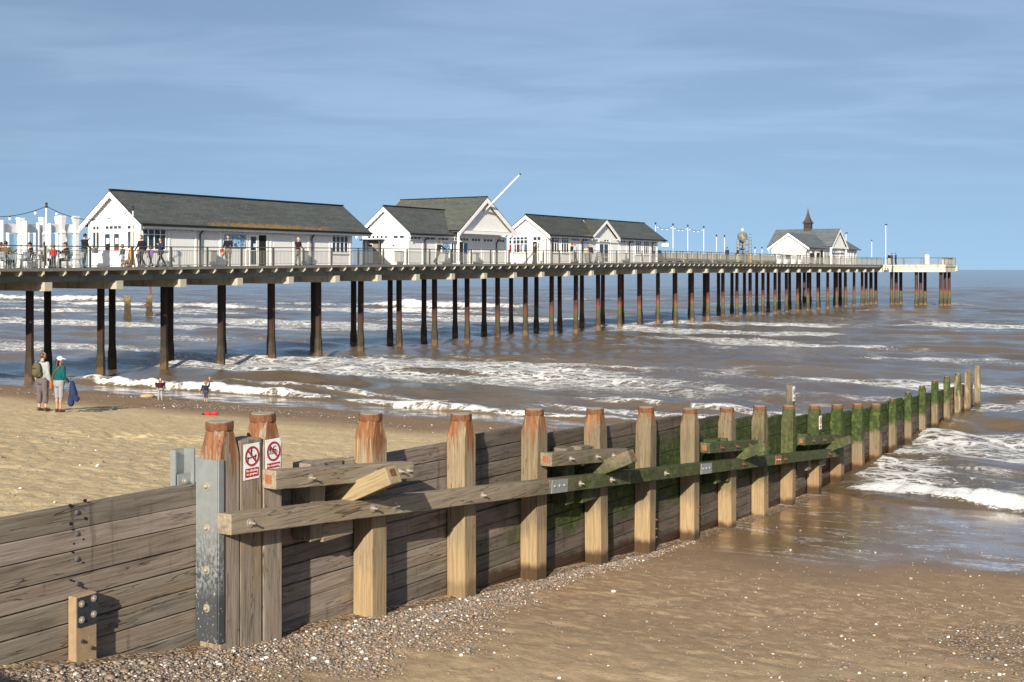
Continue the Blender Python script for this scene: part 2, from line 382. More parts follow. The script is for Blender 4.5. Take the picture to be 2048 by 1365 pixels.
# drifting foam streaks, drawn out along the crests
d1=fbm(su*.16+.9*fbm(su*.05,sv*.03,2,350),sv*.034,4,351); d2=fbm(su*.05,sv*.02,3,353)
zone=sst(31,40,su+np.where(sv<0,10,0))*(1-sst(112,140,su))
foam=np.maximum(foam,zone*np.clip(sst(.41,.60,d1)*(.22+.38*sst(.34,.58,d2)),0,.52))
foam=np.maximum(foam,(1-sst(180,420,su))*sst(112,140,su)*sst(.60,.75,d1)*.34)
foam=np.maximum(foam,gr*sst(18,21,su-.3*sv)*(1-sst(26,33,su))*(.05+.44*sst(.40,.66,fbm(su*.5,sv*.25,4,361))))
foam=np.maximum(foam,gr*sst(33,36,su)*(1-sst(44,52,su))*sst(.50,.66,fbm(su*.3,sv*.14,4,363))*.42)
near=(1-sst(60,160,RR))
H+=foam**2*near*(fbm(SX*2.6,SY*2.6,4,371)-.5)*.16
H+=(foam>.7)*(1-sst(150,300,RR))*(fbm(SX*1.1,SY*1.1,3,373)-.5)*.25
H*=1-sst(500,1500,RR)
# keep the water under the beach where the beach is dry
H-=.35*np.where(sv>.18,sst(28.1,27.0,su),sst(19.0,17.6,su-.3*np.minimum(sv,0)))
t=NT('sea_water'); P=t.pos(); at=t.node('Attribute'); at.attribute_name='foam'; fa_=t.sep(at.outputs['Vector'])[0]
dv=t.node('CombineXYZ',X=t.vmath('DOT_PRODUCT',P,(GS,GC,0)),Y=t.vmath('DOT_PRODUCT',P,(-GC,GS,0))).outputs[0]
s1=t.scale(dv,(1.0,.62,1)); nf=t.noise(s1,1.5,9,.70,.5)
cells=t.vor(t.vmath('ADD',t.scale(dv,(1.25,.6,1)),t.vmath('SCALE',t.noise(dv,1.3,3,col=True)) if False else t.vmath('MULTIPLY',t.noise(dv,1.2,3,col=True),(.9,.9,0))),1.25,'DISTANCE_TO_EDGE')
lace=t.ss(cells,.13,.0,0,.24)
thr=t.math('MULTIPLY_ADD',fa_,-.76,.945)
f=t.ss(t.math('SUBTRACT',t.math('ADD',t.math('ADD',t.math('MULTIPLY',nf,.58),t.math('MULTIPLY',t.noise(t.scale(dv,(1.0,.75,1)),6.5,5,.7,.3),.42)),t.math('MULTIPLY',lace,t.ss(fa_,.10,.35))),thr),-.01,.06)
rid=t.math('ABSOLUTE',t.math('SUBTRACT',t.noise(t.scale(dv,(1.0,.62,1)),1.35,5,.62,.9),.5)); rid2=t.math('ABSOLUTE',t.math('SUBTRACT',t.noise(t.scale(dv,(1.0,.7,1)),4.3,4,.6,.6),.5))
fil=t.math('MAXIMUM',t.ss(rid,.055,.004),t.math('MULTIPLY',t.ss(rid2,.05,.0),.75)); gate=t.ss(t.math('ADD',fa_,t.math('MULTIPLY_ADD',t.noise(t.scale(dv,(1.0,.5,1)),.8,4,.6),.9,-.45)),.20,.46)
f=t.math('MAXIMUM',f,t.math('MULTIPLY',fil,t.math('MULTIPLY',gate,.88)))
patchy=t.noise(t.scale(dv,(.5,.16,1)),.16,4)
wc=t.ramp(patchy,[(.35,(.100,.070,.037)),(.65,(.148,.106,.060))])
fc=t.mix(t.noise(dv,3.2,5,.7),(.60,.60,.57),(.90,.91,.92))
cc=t.mix(f,wc,fc)
ro=t.math('MULTIPLY_ADD',f,.55,.13)
rip=t.math('ADD',t.noise(t.scale(dv,(1.0,.55,1)),2.6,5,.6,.3),t.math('MULTIPLY',t.noise(t.scale(dv,(1.0,.6,1)),9,3,.6),.35))
rip=t.math('ADD',rip,t.math('MULTIPLY',f,t.math('MULTIPLY_ADD',t.noise(dv,14,4,.7),.9,.25)))
rip=t.math('ADD',rip,t.math('MULTIPLY',t.noise(t.scale(dv,(.22,.12,1)),1.0,4,.6),2.2))
sea_mat=t.set(Base__Color=cc,Roughness=ro,IOR=1.33,Normal=t.bump(rip,.75,.09))
me=grid_mesh('sea',SX,SY,H,sea_mat,{'foam':(foam,foam,foam)},flip=True)
sea=tag(put('sea',me),'choppy brown grey sea with lines of white foam',None,None,'structure')

# ------------------------------------------------------------------ shingle and shells
bmi=bmesh.new(); bmesh.ops.create_icosphere(bmi,subdivisions=1,radius=1); iv=np.array([v.co[:] for v in bmi.verts]); bmi.verts.index_update()
iF=np.array([[v.index for v in f.verts] for f in bmi.faces]); bmi.free()
PAL=np.array([(.10,.055,.028),(.19,.10,.045),(.27,.15,.065),(.33,.20,.10),(.30,.115,.04),(.20,.18,.16),(.10,.10,.105),(.30,.25,.20),(.60,.57,.52),(.78,.76,.72),(.42,.33,.19),(.045,.04,.038)])
PAL[:7]*=.62; PAL[7]*=.7; PW=np.array([.20,.20,.13,.08,.06,.07,.10,.06,.045,.03,.03,.07]); PW=PW/PW.sum()
def stones(name,label,U,V,S,flat=.55,pale=0.0,seed=1):
    rng=np.random.default_rng(seed); n=len(U); Z=ground_z(U,V)
    sh=rng.uniform(.75,1.25,(n,1,3)); sh[:,:,2]*=flat
    v=iv[None]*sh*(1+rng.normal(0,.10,(n,len(iv),1)))*S[:,None,None]
    a=rng.uniform(0,6.28,n); b=rng.normal(0,.35,n)
    y=v[...,1]*np.cos(b)[:,None]-v[...,2]*np.sin(b)[:,None]; z=v[...,1]*np.sin(b)[:,None]+v[...,2]*np.cos(b)[:,None]; x=v[...,0]
    X=x*np.cos(a)[:,None]-y*np.sin(a)[:,None]+U[:,None]; Y=x*np.sin(a)[:,None]+y*np.cos(a)[:,None]+V[:,None]; Zv=z+Z[:,None]+S[:,None]*flat*.35
    co=np.stack([X,Y,Zv],-1).reshape(-1,3).astype(np.float32); k=len(iv)
    q=(iF[None]+(np.arange(n)*k)[:,None,None]).reshape(-1,3).astype(np.int32); m=len(q)
    me=bpy.data.meshes.new(name); me.vertices.add(len(co)); me.vertices.foreach_set('co',co.ravel()); me.loops.add(m*3); me.loops.foreach_set('vertex_index',q.ravel())
    me.polygons.add(m); me.polygons.foreach_set('loop_start',np.arange(0,m*3,3,dtype=np.int32)); me.polygons.foreach_set('loop_total',np.full(m,3,np.int32)); me.polygons.foreach_set('use_smooth',np.ones(m,bool)); me.update(calc_edges=True)
    w=PW.copy(); w[7:10]+=pale; w/=w.sum()
    c=PAL[rng.choice(len(PAL),n,p=w)]*rng.uniform(.75,1.25,(n,1)); c=np.repeat(np.concatenate([c,np.ones((n,1))],1),k,0).astype(np.float32)
    me.attributes.new('tone','FLOAT_COLOR','POINT').data.foreach_set('color',c.ravel()); me.materials.append(stone_mat)
    return tag(put(name,me,None,(GO.x,GO.y,0),GANG),label,None,None,'stuff')
t=NT('pebble_stone'); at=t.node('Attribute'); at.attribute_name='tone'; n_=t.noise(t.coord(),60,3)
stone_mat=t.set(Base__Color=t.mix(n_,at.outputs['Color'],t.mix(.5,at.outputs['Color'],(.5,.45,.4))),Roughness=.55)
def scatter(n,u0,u1,v0,v1,fn,seed):
    rng=np.random.default_rng(seed); U=rng.uniform(u0,u1,n); V=rng.uniform(v0,v1,n); k=rng.uniform(0,1,n)<fn(U,V); return U[k],V[k]
U,V=scatter(115000,-6.5,10,-4.5,-.12,lambda u,v: gravel(u,v)**1.15,1); S=np.random.default_rng(2).lognormal(-4.72,.50,len(U)); S=np.clip(S,.005,.06)
stones('shingle','wet brown and grey shingle heaped along the foot of the timber groyne',U,V,S,.6,0,3)
U,V=scatter(34000,-3.5,14,-13,-.3,lambda u,v: .045+.16*sst(-2.0,-6.5,v)*sst(8.5,5,u)+.75*gravel(u,v)**1.2+.05*sst(.52,.62,fbm(u*.6,v*.6,3,81))-.03*sst(9,11,u),4); S=np.clip(np.random.default_rng(5).lognormal(-4.4,.5,len(U)),.005,.045)
stones('scattered_pebbles','small pebbles scattered over the damp brown sand',U,V,S,.6,0,6)
U,V=scatter(26000,-6,23.5,.4,36,lambda u,v: .05+.10*(u<6)+.75*gravel(u,v),7); S=np.clip(np.random.default_rng(8).lognormal(-4.25,.45,len(U)),.006,.034)
stones('beach_shells','pebbles and broken shells strewn on the dry sand and along the tide line',U,V,S,.55,.03,9)
# ------------------------------------------------------------------ timber and metal of the groyne
def timber(name, axis_i, tones, algae=1.0, rust=False, post=False, board=False):
    t=NT(name); o=t.coord(); P=t.pos(); loc=t.node('ObjectInfo').outputs['Location']; ran=t.node('ObjectInfo').outputs['Random']
    off=t.node('CombineXYZ',X=t.math('MULTIPLY',ran,37.0),Y=t.math('MULTIPLY',ran,11.0),Z=t.math('MULTIPLY',ran,23.0)).outputs[0]
    oo=t.vmath('ADD',o,off)
    sc=[26,26,26]; sc[axis_i]=1.3
    g=t.noise(t.scale(oo,tuple(sc)),1.0,6,.65,.6); sc2=[70,70,70]; sc2[axis_i]=1.6
    g2=t.noise(t.scale(oo,tuple(sc2)),1.0,3,.6)
    sc3=[3.2,3.2,3.2]; sc3[axis_i]=.6; blot=t.noise(t.scale(oo,tuple(sc3)),1.0,5,.6)
    c=t.ramp(g,[(.25,tones[0]),(.5,tones[1]),(.75,tones[2])])
    c=t.mix(t.ss(g2,.56,.70,0,.55),c,tuple(q*.35 for q in tones[0]))
    c=t.mix(t.ss(blot,.50,.68,0,.6),c,tones[3]); c=t.mix(t.ss(blot,.42,.28,0,.45),c,tuple(q*.45 for q in tones[0]))
    g3=t.math('ABSOLUTE',t.math('SUBTRACT',t.noise(t.scale(oo,tuple(q*.55 for q in sc)),1.0,3,.5,.4),.5)); crk=t.math('MULTIPLY',t.ss(g3,.012,.002),t.ss(blot,.42,.56)); c=t.mix(t.math('MULTIPLY',crk,.8),c,tuple(q*.18 for q in tones[0]))
    if board:
        drip=t.noise(t.scale(oo,(7,7,.9)),1.0,4,.65); c=t.mix(t.ss(drip,.56,.72,0,.5),c,tuple(q*.40 for q in tones[0]))
        at=t.node('Attribute'); at.attribute_name='tone'; c=t.mix(1.0,c,at.outputs['Color'],'MULTIPLY')
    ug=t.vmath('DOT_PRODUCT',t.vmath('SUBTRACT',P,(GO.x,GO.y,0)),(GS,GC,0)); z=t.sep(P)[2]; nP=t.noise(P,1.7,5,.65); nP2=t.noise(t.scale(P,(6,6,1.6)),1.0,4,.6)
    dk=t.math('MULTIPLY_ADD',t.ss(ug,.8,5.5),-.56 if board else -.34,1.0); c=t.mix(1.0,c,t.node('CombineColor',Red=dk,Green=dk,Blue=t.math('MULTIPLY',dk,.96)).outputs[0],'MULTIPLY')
    if post:                                              # scoured pale sapwood near the foot
        zs=t.math('ADD',t.math('MULTIPLY_ADD',ug,-.075,2.05),t.math('MULTIPLY',t.math('SUBTRACT',nP2,.5),.9))
        sc_=t.ss(t.math('SUBTRACT',zs,z),-.15,.30)
        pale=t.ramp(g,[(.3,(.235,.160,.085)),(.55,(.345,.25,.14)),(.8,(.43,.335,.205))])
        pale=t.mix(t.ss(ug,11,22),pale,t.mix(.72,pale,(.17,.095,.05)))
        c=t.mix(t.math('MULTIPLY',sc_,.9),c,pale)
    # green weed in the tide band, by height and distance down the beach
    zt=t.math('ADD',z,t.math('MULTIPLY',t.math('SUBTRACT',nP,.5),1.1))
    lo=t.math('MAXIMUM',t.math('MULTIPLY_ADD',ug,-.05,1.62),.78); hi=t.math('MULTIPLY_ADD',ug,-.02,2.75) if not post else t.math('MULTIPLY_ADD',ug,.06,1.85)
    band=t.math('MULTIPLY',t.ss(t.math('SUBTRACT',zt,lo),-.10,.22),t.ss(t.math('SUBTRACT',hi,zt),-.15,.35))
    start=t.ss(ug,1.0,6.0) if not post else t.ss(ug,6.0,20.0)
    band=t.math('MULTIPLY',band,t.math('MULTIPLY',start,t.ss(ug,41.0,35.0)))
    band=t.math('MULTIPLY',band,t.ss(t.math('ADD',t.math('ADD',t.math('MULTIPLY',nP2,.6),t.math('MULTIPLY',nP,.5)),t.math('MULTIPLY',start,.28 if not post else .34)),.58,.78)); band=t.math('MULTIPLY',band,algae)
    gc=t.ramp(t.noise(P,9,4,.7),[(.3,(.007,.015,.003)),(.52,(.026,.050,.008)),(.66,(.075,.11,.014)),(.80,(.16,.20,.035))])
    c=t.mix(t.math('MULTIPLY',band,.93),c,gc)
    c=t.mix(t.math('MULTIPLY',t.ss(ug,33.5,37),t.ss(nP2,.46,.62,0,.7)),c,(.34,.27,.16))
    # dark wet foot above the sand
    zf=t.math('SUBTRACT',z,t.math('MAXIMUM',t.math('MULTIPLY_ADD',ug,-.099,1.40),0.02))
    ft=t.ss(t.math('ADD',zf,t.math('MULTIPLY',t.math('SUBTRACT',nP2,.5),.25)),.22,.08); ft=t.math('MULTIPLY',ft,t.ss(ug,0.5,3.5))
    c=t.mix(t.math('MULTIPLY',ft,.85),c,(.035,.017,.009))
    if rust:
        oz=t.sep(o)[2]; st=t.noise(t.scale(oo,(19,19,.9)),1.0,5,.65)
        rs=t.math('MULTIPLY',t.ss(t.math('ADD',oz,t.math('ADD',t.math('MULTIPLY_ADD',st,3.6,-1.86),t.math('MULTIPLY',t.math('MAXIMUM',ug,0.0),-.045))),-.62,-.30),t.ss(ug,24,14))
        rc=t.ramp(t.noise(t.scale(oo,(20,20,3)),1.0,4),[(.3,(.105,.034,.010)),(.6,(.26,.090,.026)),(.85,(.38,.21,.10))])
        c=t.mix(t.math('MULTIPLY',rs,.86),c,rc)
    h=t.math('ADD',t.math('ADD',g,t.math('MULTIPLY',g2,.5)),t.math('MULTIPLY',crk,-1.5))
    m=t.set(Base__Color=c,Roughness=t.math('MULTIPLY_ADD',ft,-.45,.78),Normal=t.bump(h,.45,.012),Specular__IOR__Level=.3)
    return m
GREY=((.125,.100,.085),(.225,.190,.165),(.315,.275,.245),(.215,.150,.100))
BROWN=((.17,.125,.078),(.27,.21,.14),(.36,.30,.22),(.25,.17,.095))
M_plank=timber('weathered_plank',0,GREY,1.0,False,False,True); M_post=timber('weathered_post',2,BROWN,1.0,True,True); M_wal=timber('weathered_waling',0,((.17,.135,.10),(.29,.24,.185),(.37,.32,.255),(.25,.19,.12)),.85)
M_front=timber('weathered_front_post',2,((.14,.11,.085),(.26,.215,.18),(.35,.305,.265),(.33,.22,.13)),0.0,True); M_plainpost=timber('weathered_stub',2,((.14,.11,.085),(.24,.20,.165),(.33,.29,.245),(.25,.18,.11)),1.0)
t=NT('rusty_iron'); o=t.coord(); n_=t.noise(o,22,5,.7)
M_rust=t.set(Base__Color=t.ramp(n_,[(.3,(.07,.025,.010)),(.55,(.155,.062,.024)),(.8,(.24,.11,.05))]),Roughness=.8,Normal=t.bump(n_,.4,.006))
t=NT('rust_red_plate'); n_=t.noise(t.coord(),40,3)
M_orust=t.set(Base__Color=t.ramp(n_,[(.3,(.20,.06,.025)),(.7,(.33,.12,.055))]),Roughness=.8)
t=NT('galvanised_steel'); o=t.coord(); n_=t.noise(o,9,5,.7); sp=t.noise(o,75,3,.6); zz_=t.sep(o)[2]
low=t.ss(zz_,-.35,-1.3); sp=t.noise(t.scale(o,(1,1,.55)),38,4,.65); worn=t.math('MULTIPLY',low,t.math('MAXIMUM',t.ss(sp,.60,.44),t.ss(zz_,-1.15,-1.5)))
base=t.mix(n_,(.26,.285,.295),(.42,.45,.46)); base=t.mix(t.math('MULTIPLY',worn,.93),base,(.030,.034,.042)); base=t.mix(t.math('MULTIPLY',t.ss(sp,.63,.70),low),base,(.62,.62,.6))
M_galv=t.set(Base__Color=base,Roughness=.5,Metallic=t.math('MULTIPLY_ADD',worn,-.5,.55))
M_bolt=plain('bolt_metal',(.42,.38,.32),.5,.5,.3,20); M_black=plain('dark_steel_plate',(.045,.05,.058),.55,.4,.5,30); M_cream=plain('new_timber_end',(.55,.42,.22),.8,0,.25,12,.3)
M_captop=plain('weathered_cap_top',(.30,.26,.21),.85,0,.3,12,.3)

groyne=thing('timber_groyne','long timber groyne of square posts and planks stepping down the beach into the sea','groyne',(GO.x,GO.y,0),GANG)
# posts: shared meshes, origin at the top
def post_mesh(name, w, length, neck, mats, ring=True):
    b=MB(); h=w/2; e=.012
    def ring8(q, z, cut):                                 # square with its corners cut by 'cut'
        return [(q-cut,-q,z),(q,-q+cut,z),(q,q-cut,z),(q-cut,q,z),(-q+cut,q,z),(-q,q-cut,z),(-q,-q+cut,z),(-q+cut,-q,z)]
    lv=[ring8(h,-length,e),ring8(h,-neck,e),ring8(h*.86,-.075,h*.86*.50),ring8(h*.86,0,h*.86*.50)]
    vs=[p for l in lv for p in l]; fs=[]
    for j in range(3):
        for i in range(8): fs.append((j*8+i,j*8+(i+1)%8,(j+1)*8+(i+1)%8,(j+1)*8+i))
    fs += [tuple(range(7,-1,-1)),tuple(range(24,32))]
    b.add(vs,fs); return b.mesh(name,mats)
def cap_mesh(r):
    b=MB(); b.lathe([(r,-.085),(r*1.02,-.07),(r*1.02,-.012),(r*.985,0)],n=10); b.lathe([(r*.90,0),(r*.90,.006)],n=10,m=1)
    return b.mesh('iron_cap',[M_rust,M_captop])
PM=post_mesh('post',.30,4.6,.33,M_post); PF=post_mesh('post',.30,4.6,.36,M_front); PT=post_mesh('post',.215,4.6,.10,M_post); CM=cap_mesh(.148); CT=cap_mesh(.098)
TOPZ=[3.895,3.68,3.54,3.35,3.17,2.94,2.76,2.60,2.40,2.21,2.03,1.86,1.66,1.64,1.66,1.69,1.71,1.70,1.67,1.65,1.67]
rp=random.Random(3)
def add_post(u,z,me,cm,lean=1.0,lab=None):
    p=put('post',me,groyne,(u,0,z),(R(rp.uniform(-.7,.7)*lean),R(rp.uniform(-.8,.8)*lean),R(rp.uniform(-3,3)*lean)))
    if lab: p['label']=lab
    c=put('iron_cap',cm,p,(0,0,0),(0,0,rp.uniform(0,.6))); return p
fp=add_post(-2.605,4.075,PF,CM,.1,'front post with a steel plate down its landward face')
add_post(-1.945,4.095,PF,CM,.1)
b=MB().box(-.165,.165,-.15,.145,-4.2,0); b.build('filler_post',M_plainpost,groyne,(-2.283,0,3.86),bevel=.012)
for n in range(21):
    lab=None
    if n in (10,11,12): lab='post covered in green weed'
    if n>=17: lab='pale barnacled post standing in the sea'
    add_post(2.035*n+rp.uniform(-.02,.02), TOPZ[n], PM if n<13 else PT, CM if n<13 else CT,1.0,lab)
# plank panels, one per bay
WALLTOP=[3.30,3.30,3.06,2.94,2.83,2.62,2.40,2.21,2.01,1.84,1.70,1.57,1.53,1.50,1.36,1.30,1.22,1.16,1.10,1.0,.85]
def panel(u0,u1,z0,z1,zbot,seed,nm='plank_panel'):
    q=random.Random(seed); b=MB(); k=0; tones=[]; h=.222; zt0,zt1=z0,z1
    while min(zt0,zt1)>zbot and k<16:
        hh=h*q.uniform(.93,1.07) if k else h*1.02; dy=q.uniform(-.010,.010); gp=q.uniform(.009,.019)
        a0=zt0-q.uniform(0,.004); a1=zt1-q.uniform(0,.004); w0=hh-gp; w1=hh-gp+q.uniform(-.008,.008)
        N=6; vs=[]; fs=[]
        for i in range(N+1):
            x=u0+(u1-u0)*i/N; zt=a0+(a1-a0)*i/N+(q.uniform(-.003,.003)); zb=zt-(w0+(w1-w0)*i/N)+q.uniform(-.003,.003); y0=.165+dy+q.uniform(-.002,.002); y1=y0+.085
            vs += [(x,y0,zb),(x,y0,zt-.010),(x,y0+.012,zt),(x,y1,zt),(x,y1,zb)]
        for i in range(N):
            for j in range(5): fs.append((i*5+j,i*5+(j+1)%5,(i+1)*5+(j+1)%5,(i+1)*5+j))
        fs += [(0,1,2,3,4),tuple(N*5+j for j in range(5))]
        tn=q.uniform(.72,1.18); tones += [(tn*q.uniform(.97,1.05),tn,tn*q.uniform(.93,1.03),1)]*len(vs)
        b.add(vs,fs); zt0-=hh; zt1-=hh; k+=1
    me=b.mesh(nm,M_plank); me.attributes.new('tone','FLOAT_COLOR','POINT').data.foreach_set('color',[x for t_ in tones for x in t_])
    return put(nm,me,groyne)
WP=panel(-9.5,-2.50,3.545,3.43,1.2,90); WP['label']='long weathered plank wall on the landward side of the front post'
panel(-2.46,-.02,3.40,3.34,.9,91)
for n in range(20):
    u0=2.035*n; zb=max(-.9,float(np.interp(u0+2,ZR[0],ZR[1]))-.6)
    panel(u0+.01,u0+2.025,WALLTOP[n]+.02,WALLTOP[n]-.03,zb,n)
# posts and bolts of the landward wall show as bolt heads; a stub post stands in front of it
for k,z in enumerate((3.39,3.185,2.945,2.715)):
    MB().lathe([(.026,0),(.022,.010),(.010,.016)],(-4.31,.158,z),8,rot=Euler((R(90),0,0)).to_matrix()).build('bolt_head',plain('bolt_grey',(.13,.13,.14),.5,.4,.2,20),WP)
M_hole=plain('hole_black',(.006,.005,.005),.9)
for dx,z in ((-.085,3.465),(.085,3.485),(-.085,3.295),(.085,3.315),(-.06,3.235),(.06,3.12),(-.05,3.10),(-.06,3.02),(.055,2.90),(-.08,2.76),(.06,2.66)):
    r_=.017 if z>3.28 else .010
    MB().cyl((-4.30+dx,.152,z),(-4.30+dx,.17,z),r_,n=8).build('bolt_hole',M_hole,WP)
st=MB().box(-.125,.125,-.06,.05,-1.4,0).build('stub_post',plain('stub_timber',(.30,.21,.125),.8,0,.3,14,.4),groyne,(-4.29,.108,2.62),bevel=.012); st['label']='short new timber stub with a black plate bolted on top'
pl=MB().box(-.112,.118,-.076,-.061,-.285,-.012).build('steel_plate',M_black,st)
for dx,z in ((-.07,-.07),(.07,-.05),(-.07,-.22),(.07,-.20)):
    MB().lathe([(.034,0),(.034,.006),(.018,.007),(.016,.022)],(dx,-.076,z),9,rot=Euler((R(90),0,0)).to_matrix()).build('bolt',M_bolt,st)
for dx,z in ((-.05,-.43),(.06,-.52)): MB().lathe([(.020,0),(.014,.02)],(dx,-.06,z),8,rot=Euler((R(90),0,0)).to_matrix()).build('bolt',M_black,st)
# steel plate down the front post, and the channel behind it
gp=MB().box(-.012,.012,-.15,.155,-1.92,0).box(-.0,.075,-.168,-.15,-1.92,-.0).build('steel_plate',M_galv,groyne,(-2.785,0,3.70),bevel=.003); gp['label']='tall galvanised plate, worn black near the sand'
for z in (-.28,-.72,-1.16,-1.56):
    MB().lathe([(.046,0),(.046,.008),(.024,.009),(.022,.03),(.010,.045)],(-.012,-.01,z),10,rot=Euler((0,R(-90),0)).to_matrix()).build('bolt',M_bolt,gp)
ch=MB().box(-.02,.0,.17,.33,-.55,.30).box(-.20,-.02,.31,.33,-.2,.30).box(-.20,-.185,.25,.31,-.2,.30).box(-.2,-.02,.21,.225,-.10,.05).build('steel_channel',M_galv,groyne,(-2.79,0,3.50))
MB().lathe([(.034,0),(.034,.01),(.02,.011),(.018,.03)],(-.11,.21,-.03),9,rot=Euler((R(90),0,0)).to_matrix()).build('bolt',M_bolt,ch)
# walings
def zl_(u): return 2.885-.0968*u
def zu_(u): return 3.30-.100*u
def waling(u0,u1,zf,h,nm,y0=-.355,y1=-.152,lab=None):
    b=MB(); q=random.Random(int(u0*10)+99); N=max(4,int((u1-u0)*2)); vs=[];fs=[]
    L=u1-u0
    for i in range(N+1):
        x=L*i/N; e=.004*q.uniform(-1,1); z=zf(u0+x)-zf(u0)
        vs += [(x,y0+e,z-h),(x,y1,z-h+e),(x,y1,z+e*.5),(x,y0+e,z-e*.5)]
    for i in range(N):
        for j in range(4): fs.append((i*4+j,i*4+(j+1)%4,(i+1)*4+(j+1)%4,(i+1)*4+j))
    fs += [(3,2,1,0),tuple(N*4+j for j in range(4))]
    b.add(vs,fs); o=b.build(nm,M_wal,groyne,(u0,0,zf(u0)),bevel=.010)
    if lab: o['label']=lab
    return o
def wbolt(par,u,zf,h,y=-.355,big=1.0):
    u0=par.location.x; z=zf(u)-zf(u0)-h*.5
    m=M_bolt if u<9 else M_rust
    MB().lathe([(.050*big,0),(.050*big,.010),(.026*big,.011),(.026*big,.032),(.013*big,.034),(.012*big,.075)],(u-u0,y,z),9,rot=Euler((R(90),0,0)).to_matrix(),m=0).build('bolt',m,par)
w1=waling(-2.80,3.92,zl_,.215,'waling'); w2=waling(3.93,10.0,zl_,.215,'waling'); w3=waling(10.01,19.75,zl_,.215,'waling')
for u in (-2.52,-.42,.02,.35 if False else 2.03): wbolt(w1,u,zl_,.215)
for u in (4.9,6.0,8.2): wbolt(w2,u,zl_,.215)
for u in (12.2,14.9,18.4): wbolt(w3,u,zl_,.215)
for u,wd,m,par in ((4.22,.50,M_galv,w2),(10.15,.55,M_galv,w3),(14.45,.40,M_orust,w3)):
    u0=par.location.x; z=zl_(u)-zl_(u0)
    p=MB().obox((0,0,-.1075),(wd,.012,.20),(0,math.atan(.0968),0)).build('splice_plate',m,par,(u-u0,-.3625,z))
    for dx in (-.17,-.02,.13):
        MB().lathe([(.020,0),(.016,.018)],(dx*wd/.5,-.006,-.1+.0968*-dx),8,rot=Euler((R(90),0,0)).to_matrix()).build('bolt',M_bolt,p)
q=random.Random(17)
for k,(u0,u1,us) in enumerate(((-2.12,.42,-.62),(3.98,6.62,5.85),(10.35,13.15,12.35),(16.45,19.55,18.75))):
    w=waling(u0,u1,zu_,.205,'upper_waling')
    for u in ((-1.55,-.35,.12,) if k==0 else (u0+.6,u0+1.5,u1-.55)): wbolt(w,u,zu_,.205,-.355,.9)
    wbolt(w,u1-.12,zu_,.205,-.355,.8)
    e=MB().box(-.004,.0,-.29,-.20,-.15,-.05).build('end_tag',M_orust,w)
    zc=zu_(us)-.27; s=MB().obox((0,0,0),(.235,1.0,.215),(0,0,0)).build('strut',M_wal if k else timber('pale_strut',1,((.20,.15,.09),(.32,.25,.15),(.40,.33,.21),(.25,.19,.11)),0),groyne,(us,-.36,zc),(R(-24),0,0),bevel=.012)
    s['label']='strut wedged out at a slant between the two walings'
    MB().box(-.05,.05,-.503,-.500,-.02,.07).build('end_tag',M_rust,s)
    b=MB().box(-.13,.13,-.14,.14,-.9,0); b.build('pile_stub',M_plainpost,groyne,(u0+.95 if k==0 else u0+1.0,.0,zu_(u0+.95)+.035),bevel=.012)
    b=MB().box(-.20,.20,-.10,.10,-.09,.0); b.build('packer',M_wal,groyne,(us-.22,.02,zu_(us-.2)+.05),(0,R(4),R(3)),bevel=.01)
    b=MB().box(-.10,.10,-.1,.10,-.10,.0); b.build('packer',M_wal,groyne,(us+.14,.05,zu_(us)+.03),(0,0,R(-6)),bevel=.01)
    MB().box(-.28,.28,-.1,.10,-.20,.0).build('packer',M_wal,groyne,(us-.2,-.05,zl_(us)-.23),bevel=.01)
# rusty studs on the seaward faces of the middle posts
for n in (4,5,6,7,8,9):
    for k in range(3):
        z=max(.1,1.35-.2035*n*.5)+.16*k-.35
        MB().lathe([(.017,0),(.010,.02+.03*q.random())],(2.035*n+.08+q.uniform(-.03,.03),-.15,z+.2),7,rot=Euler((R(90),0,0)).to_matrix()).build('rusty_bolt',M_rust,groyne)

# ------------------------------------------------------------------ signs on the groyne
M_sign=plain('sign_white',(.78,.79,.80),.35,0,.03,3); M_red=plain('sign_red',(.36,.016,.014),.4,0,.06,6); M_ink=plain('sign_black',(.012,.012,.013),.5); M_letter=plain('sign_lettering',(.82,.82,.82),.4)
def text_mesh(s,size,mat,align='CENTER',bold=.004):
    cu=bpy.data.curves.new('lettering','FONT'); cu.body=s; cu.size=size; cu.align_x=align; cu.extrude=.0006; cu.offset=bold*size; cu.space_line=.95; cu.resolution_u=3
    ob=bpy.data.objects.new('tmp_text',cu); col.objects.link(ob); dg=bpy.context.evaluated_depsgraph_get(); me=bpy.data.meshes.new_from_object(ob.evaluated_get(dg))
    bpy.data.objects.remove(ob); bpy.data.curves.remove(cu); me.materials.clear(); me.materials.append(mat); return me
def ring_mb(b,c,r0,r1,y,n=40,a0=0,a1=2*math.pi,m=0):
    vs=[];fs=[]
    for i in range(n+1):
        t_=a0+(a1-a0)*i/n
        for r in (r0,r1): 
            for yy in (y,y-.0025): vs.append((c[0]+r*math.cos(t_),yy,c[1]+r*math.sin(t_)))
    for i in range(n):
        a=i*4; d=(i+1)*4
        for p,q_ in ((0,1),(1,3),(3,2),(2,0)): fs.append((a+p,a+q_,d+q_,d+p))
    b.add(vs,fs,m)
def bar2(b,p0,p1,w,y,m=0,th=.002):
    d=Vector((p1[0]-p0[0],p1[1]-p0[1])); n_=Vector((-d.y,d.x)).normalized()*w/2
    b.prism([(p0[0]+n_.x,y,p0[1]+n_.y),(p1[0]+n_.x,y,p1[1]+n_.y),(p1[0]-n_.x,y,p1[1]-n_.y),(p0[0]-n_.x,y,p0[1]-n_.y)],(0,-th,0),m)
def disc2(b,c,r,y,m=0,n=16,sx=1.0):
    b.prism([(c[0]+r*sx*math.cos(6.2832*i/n),y,c[1]+r*math.sin(6.2832*i/n)) for i in range(n)],(0,-.002,0),m)
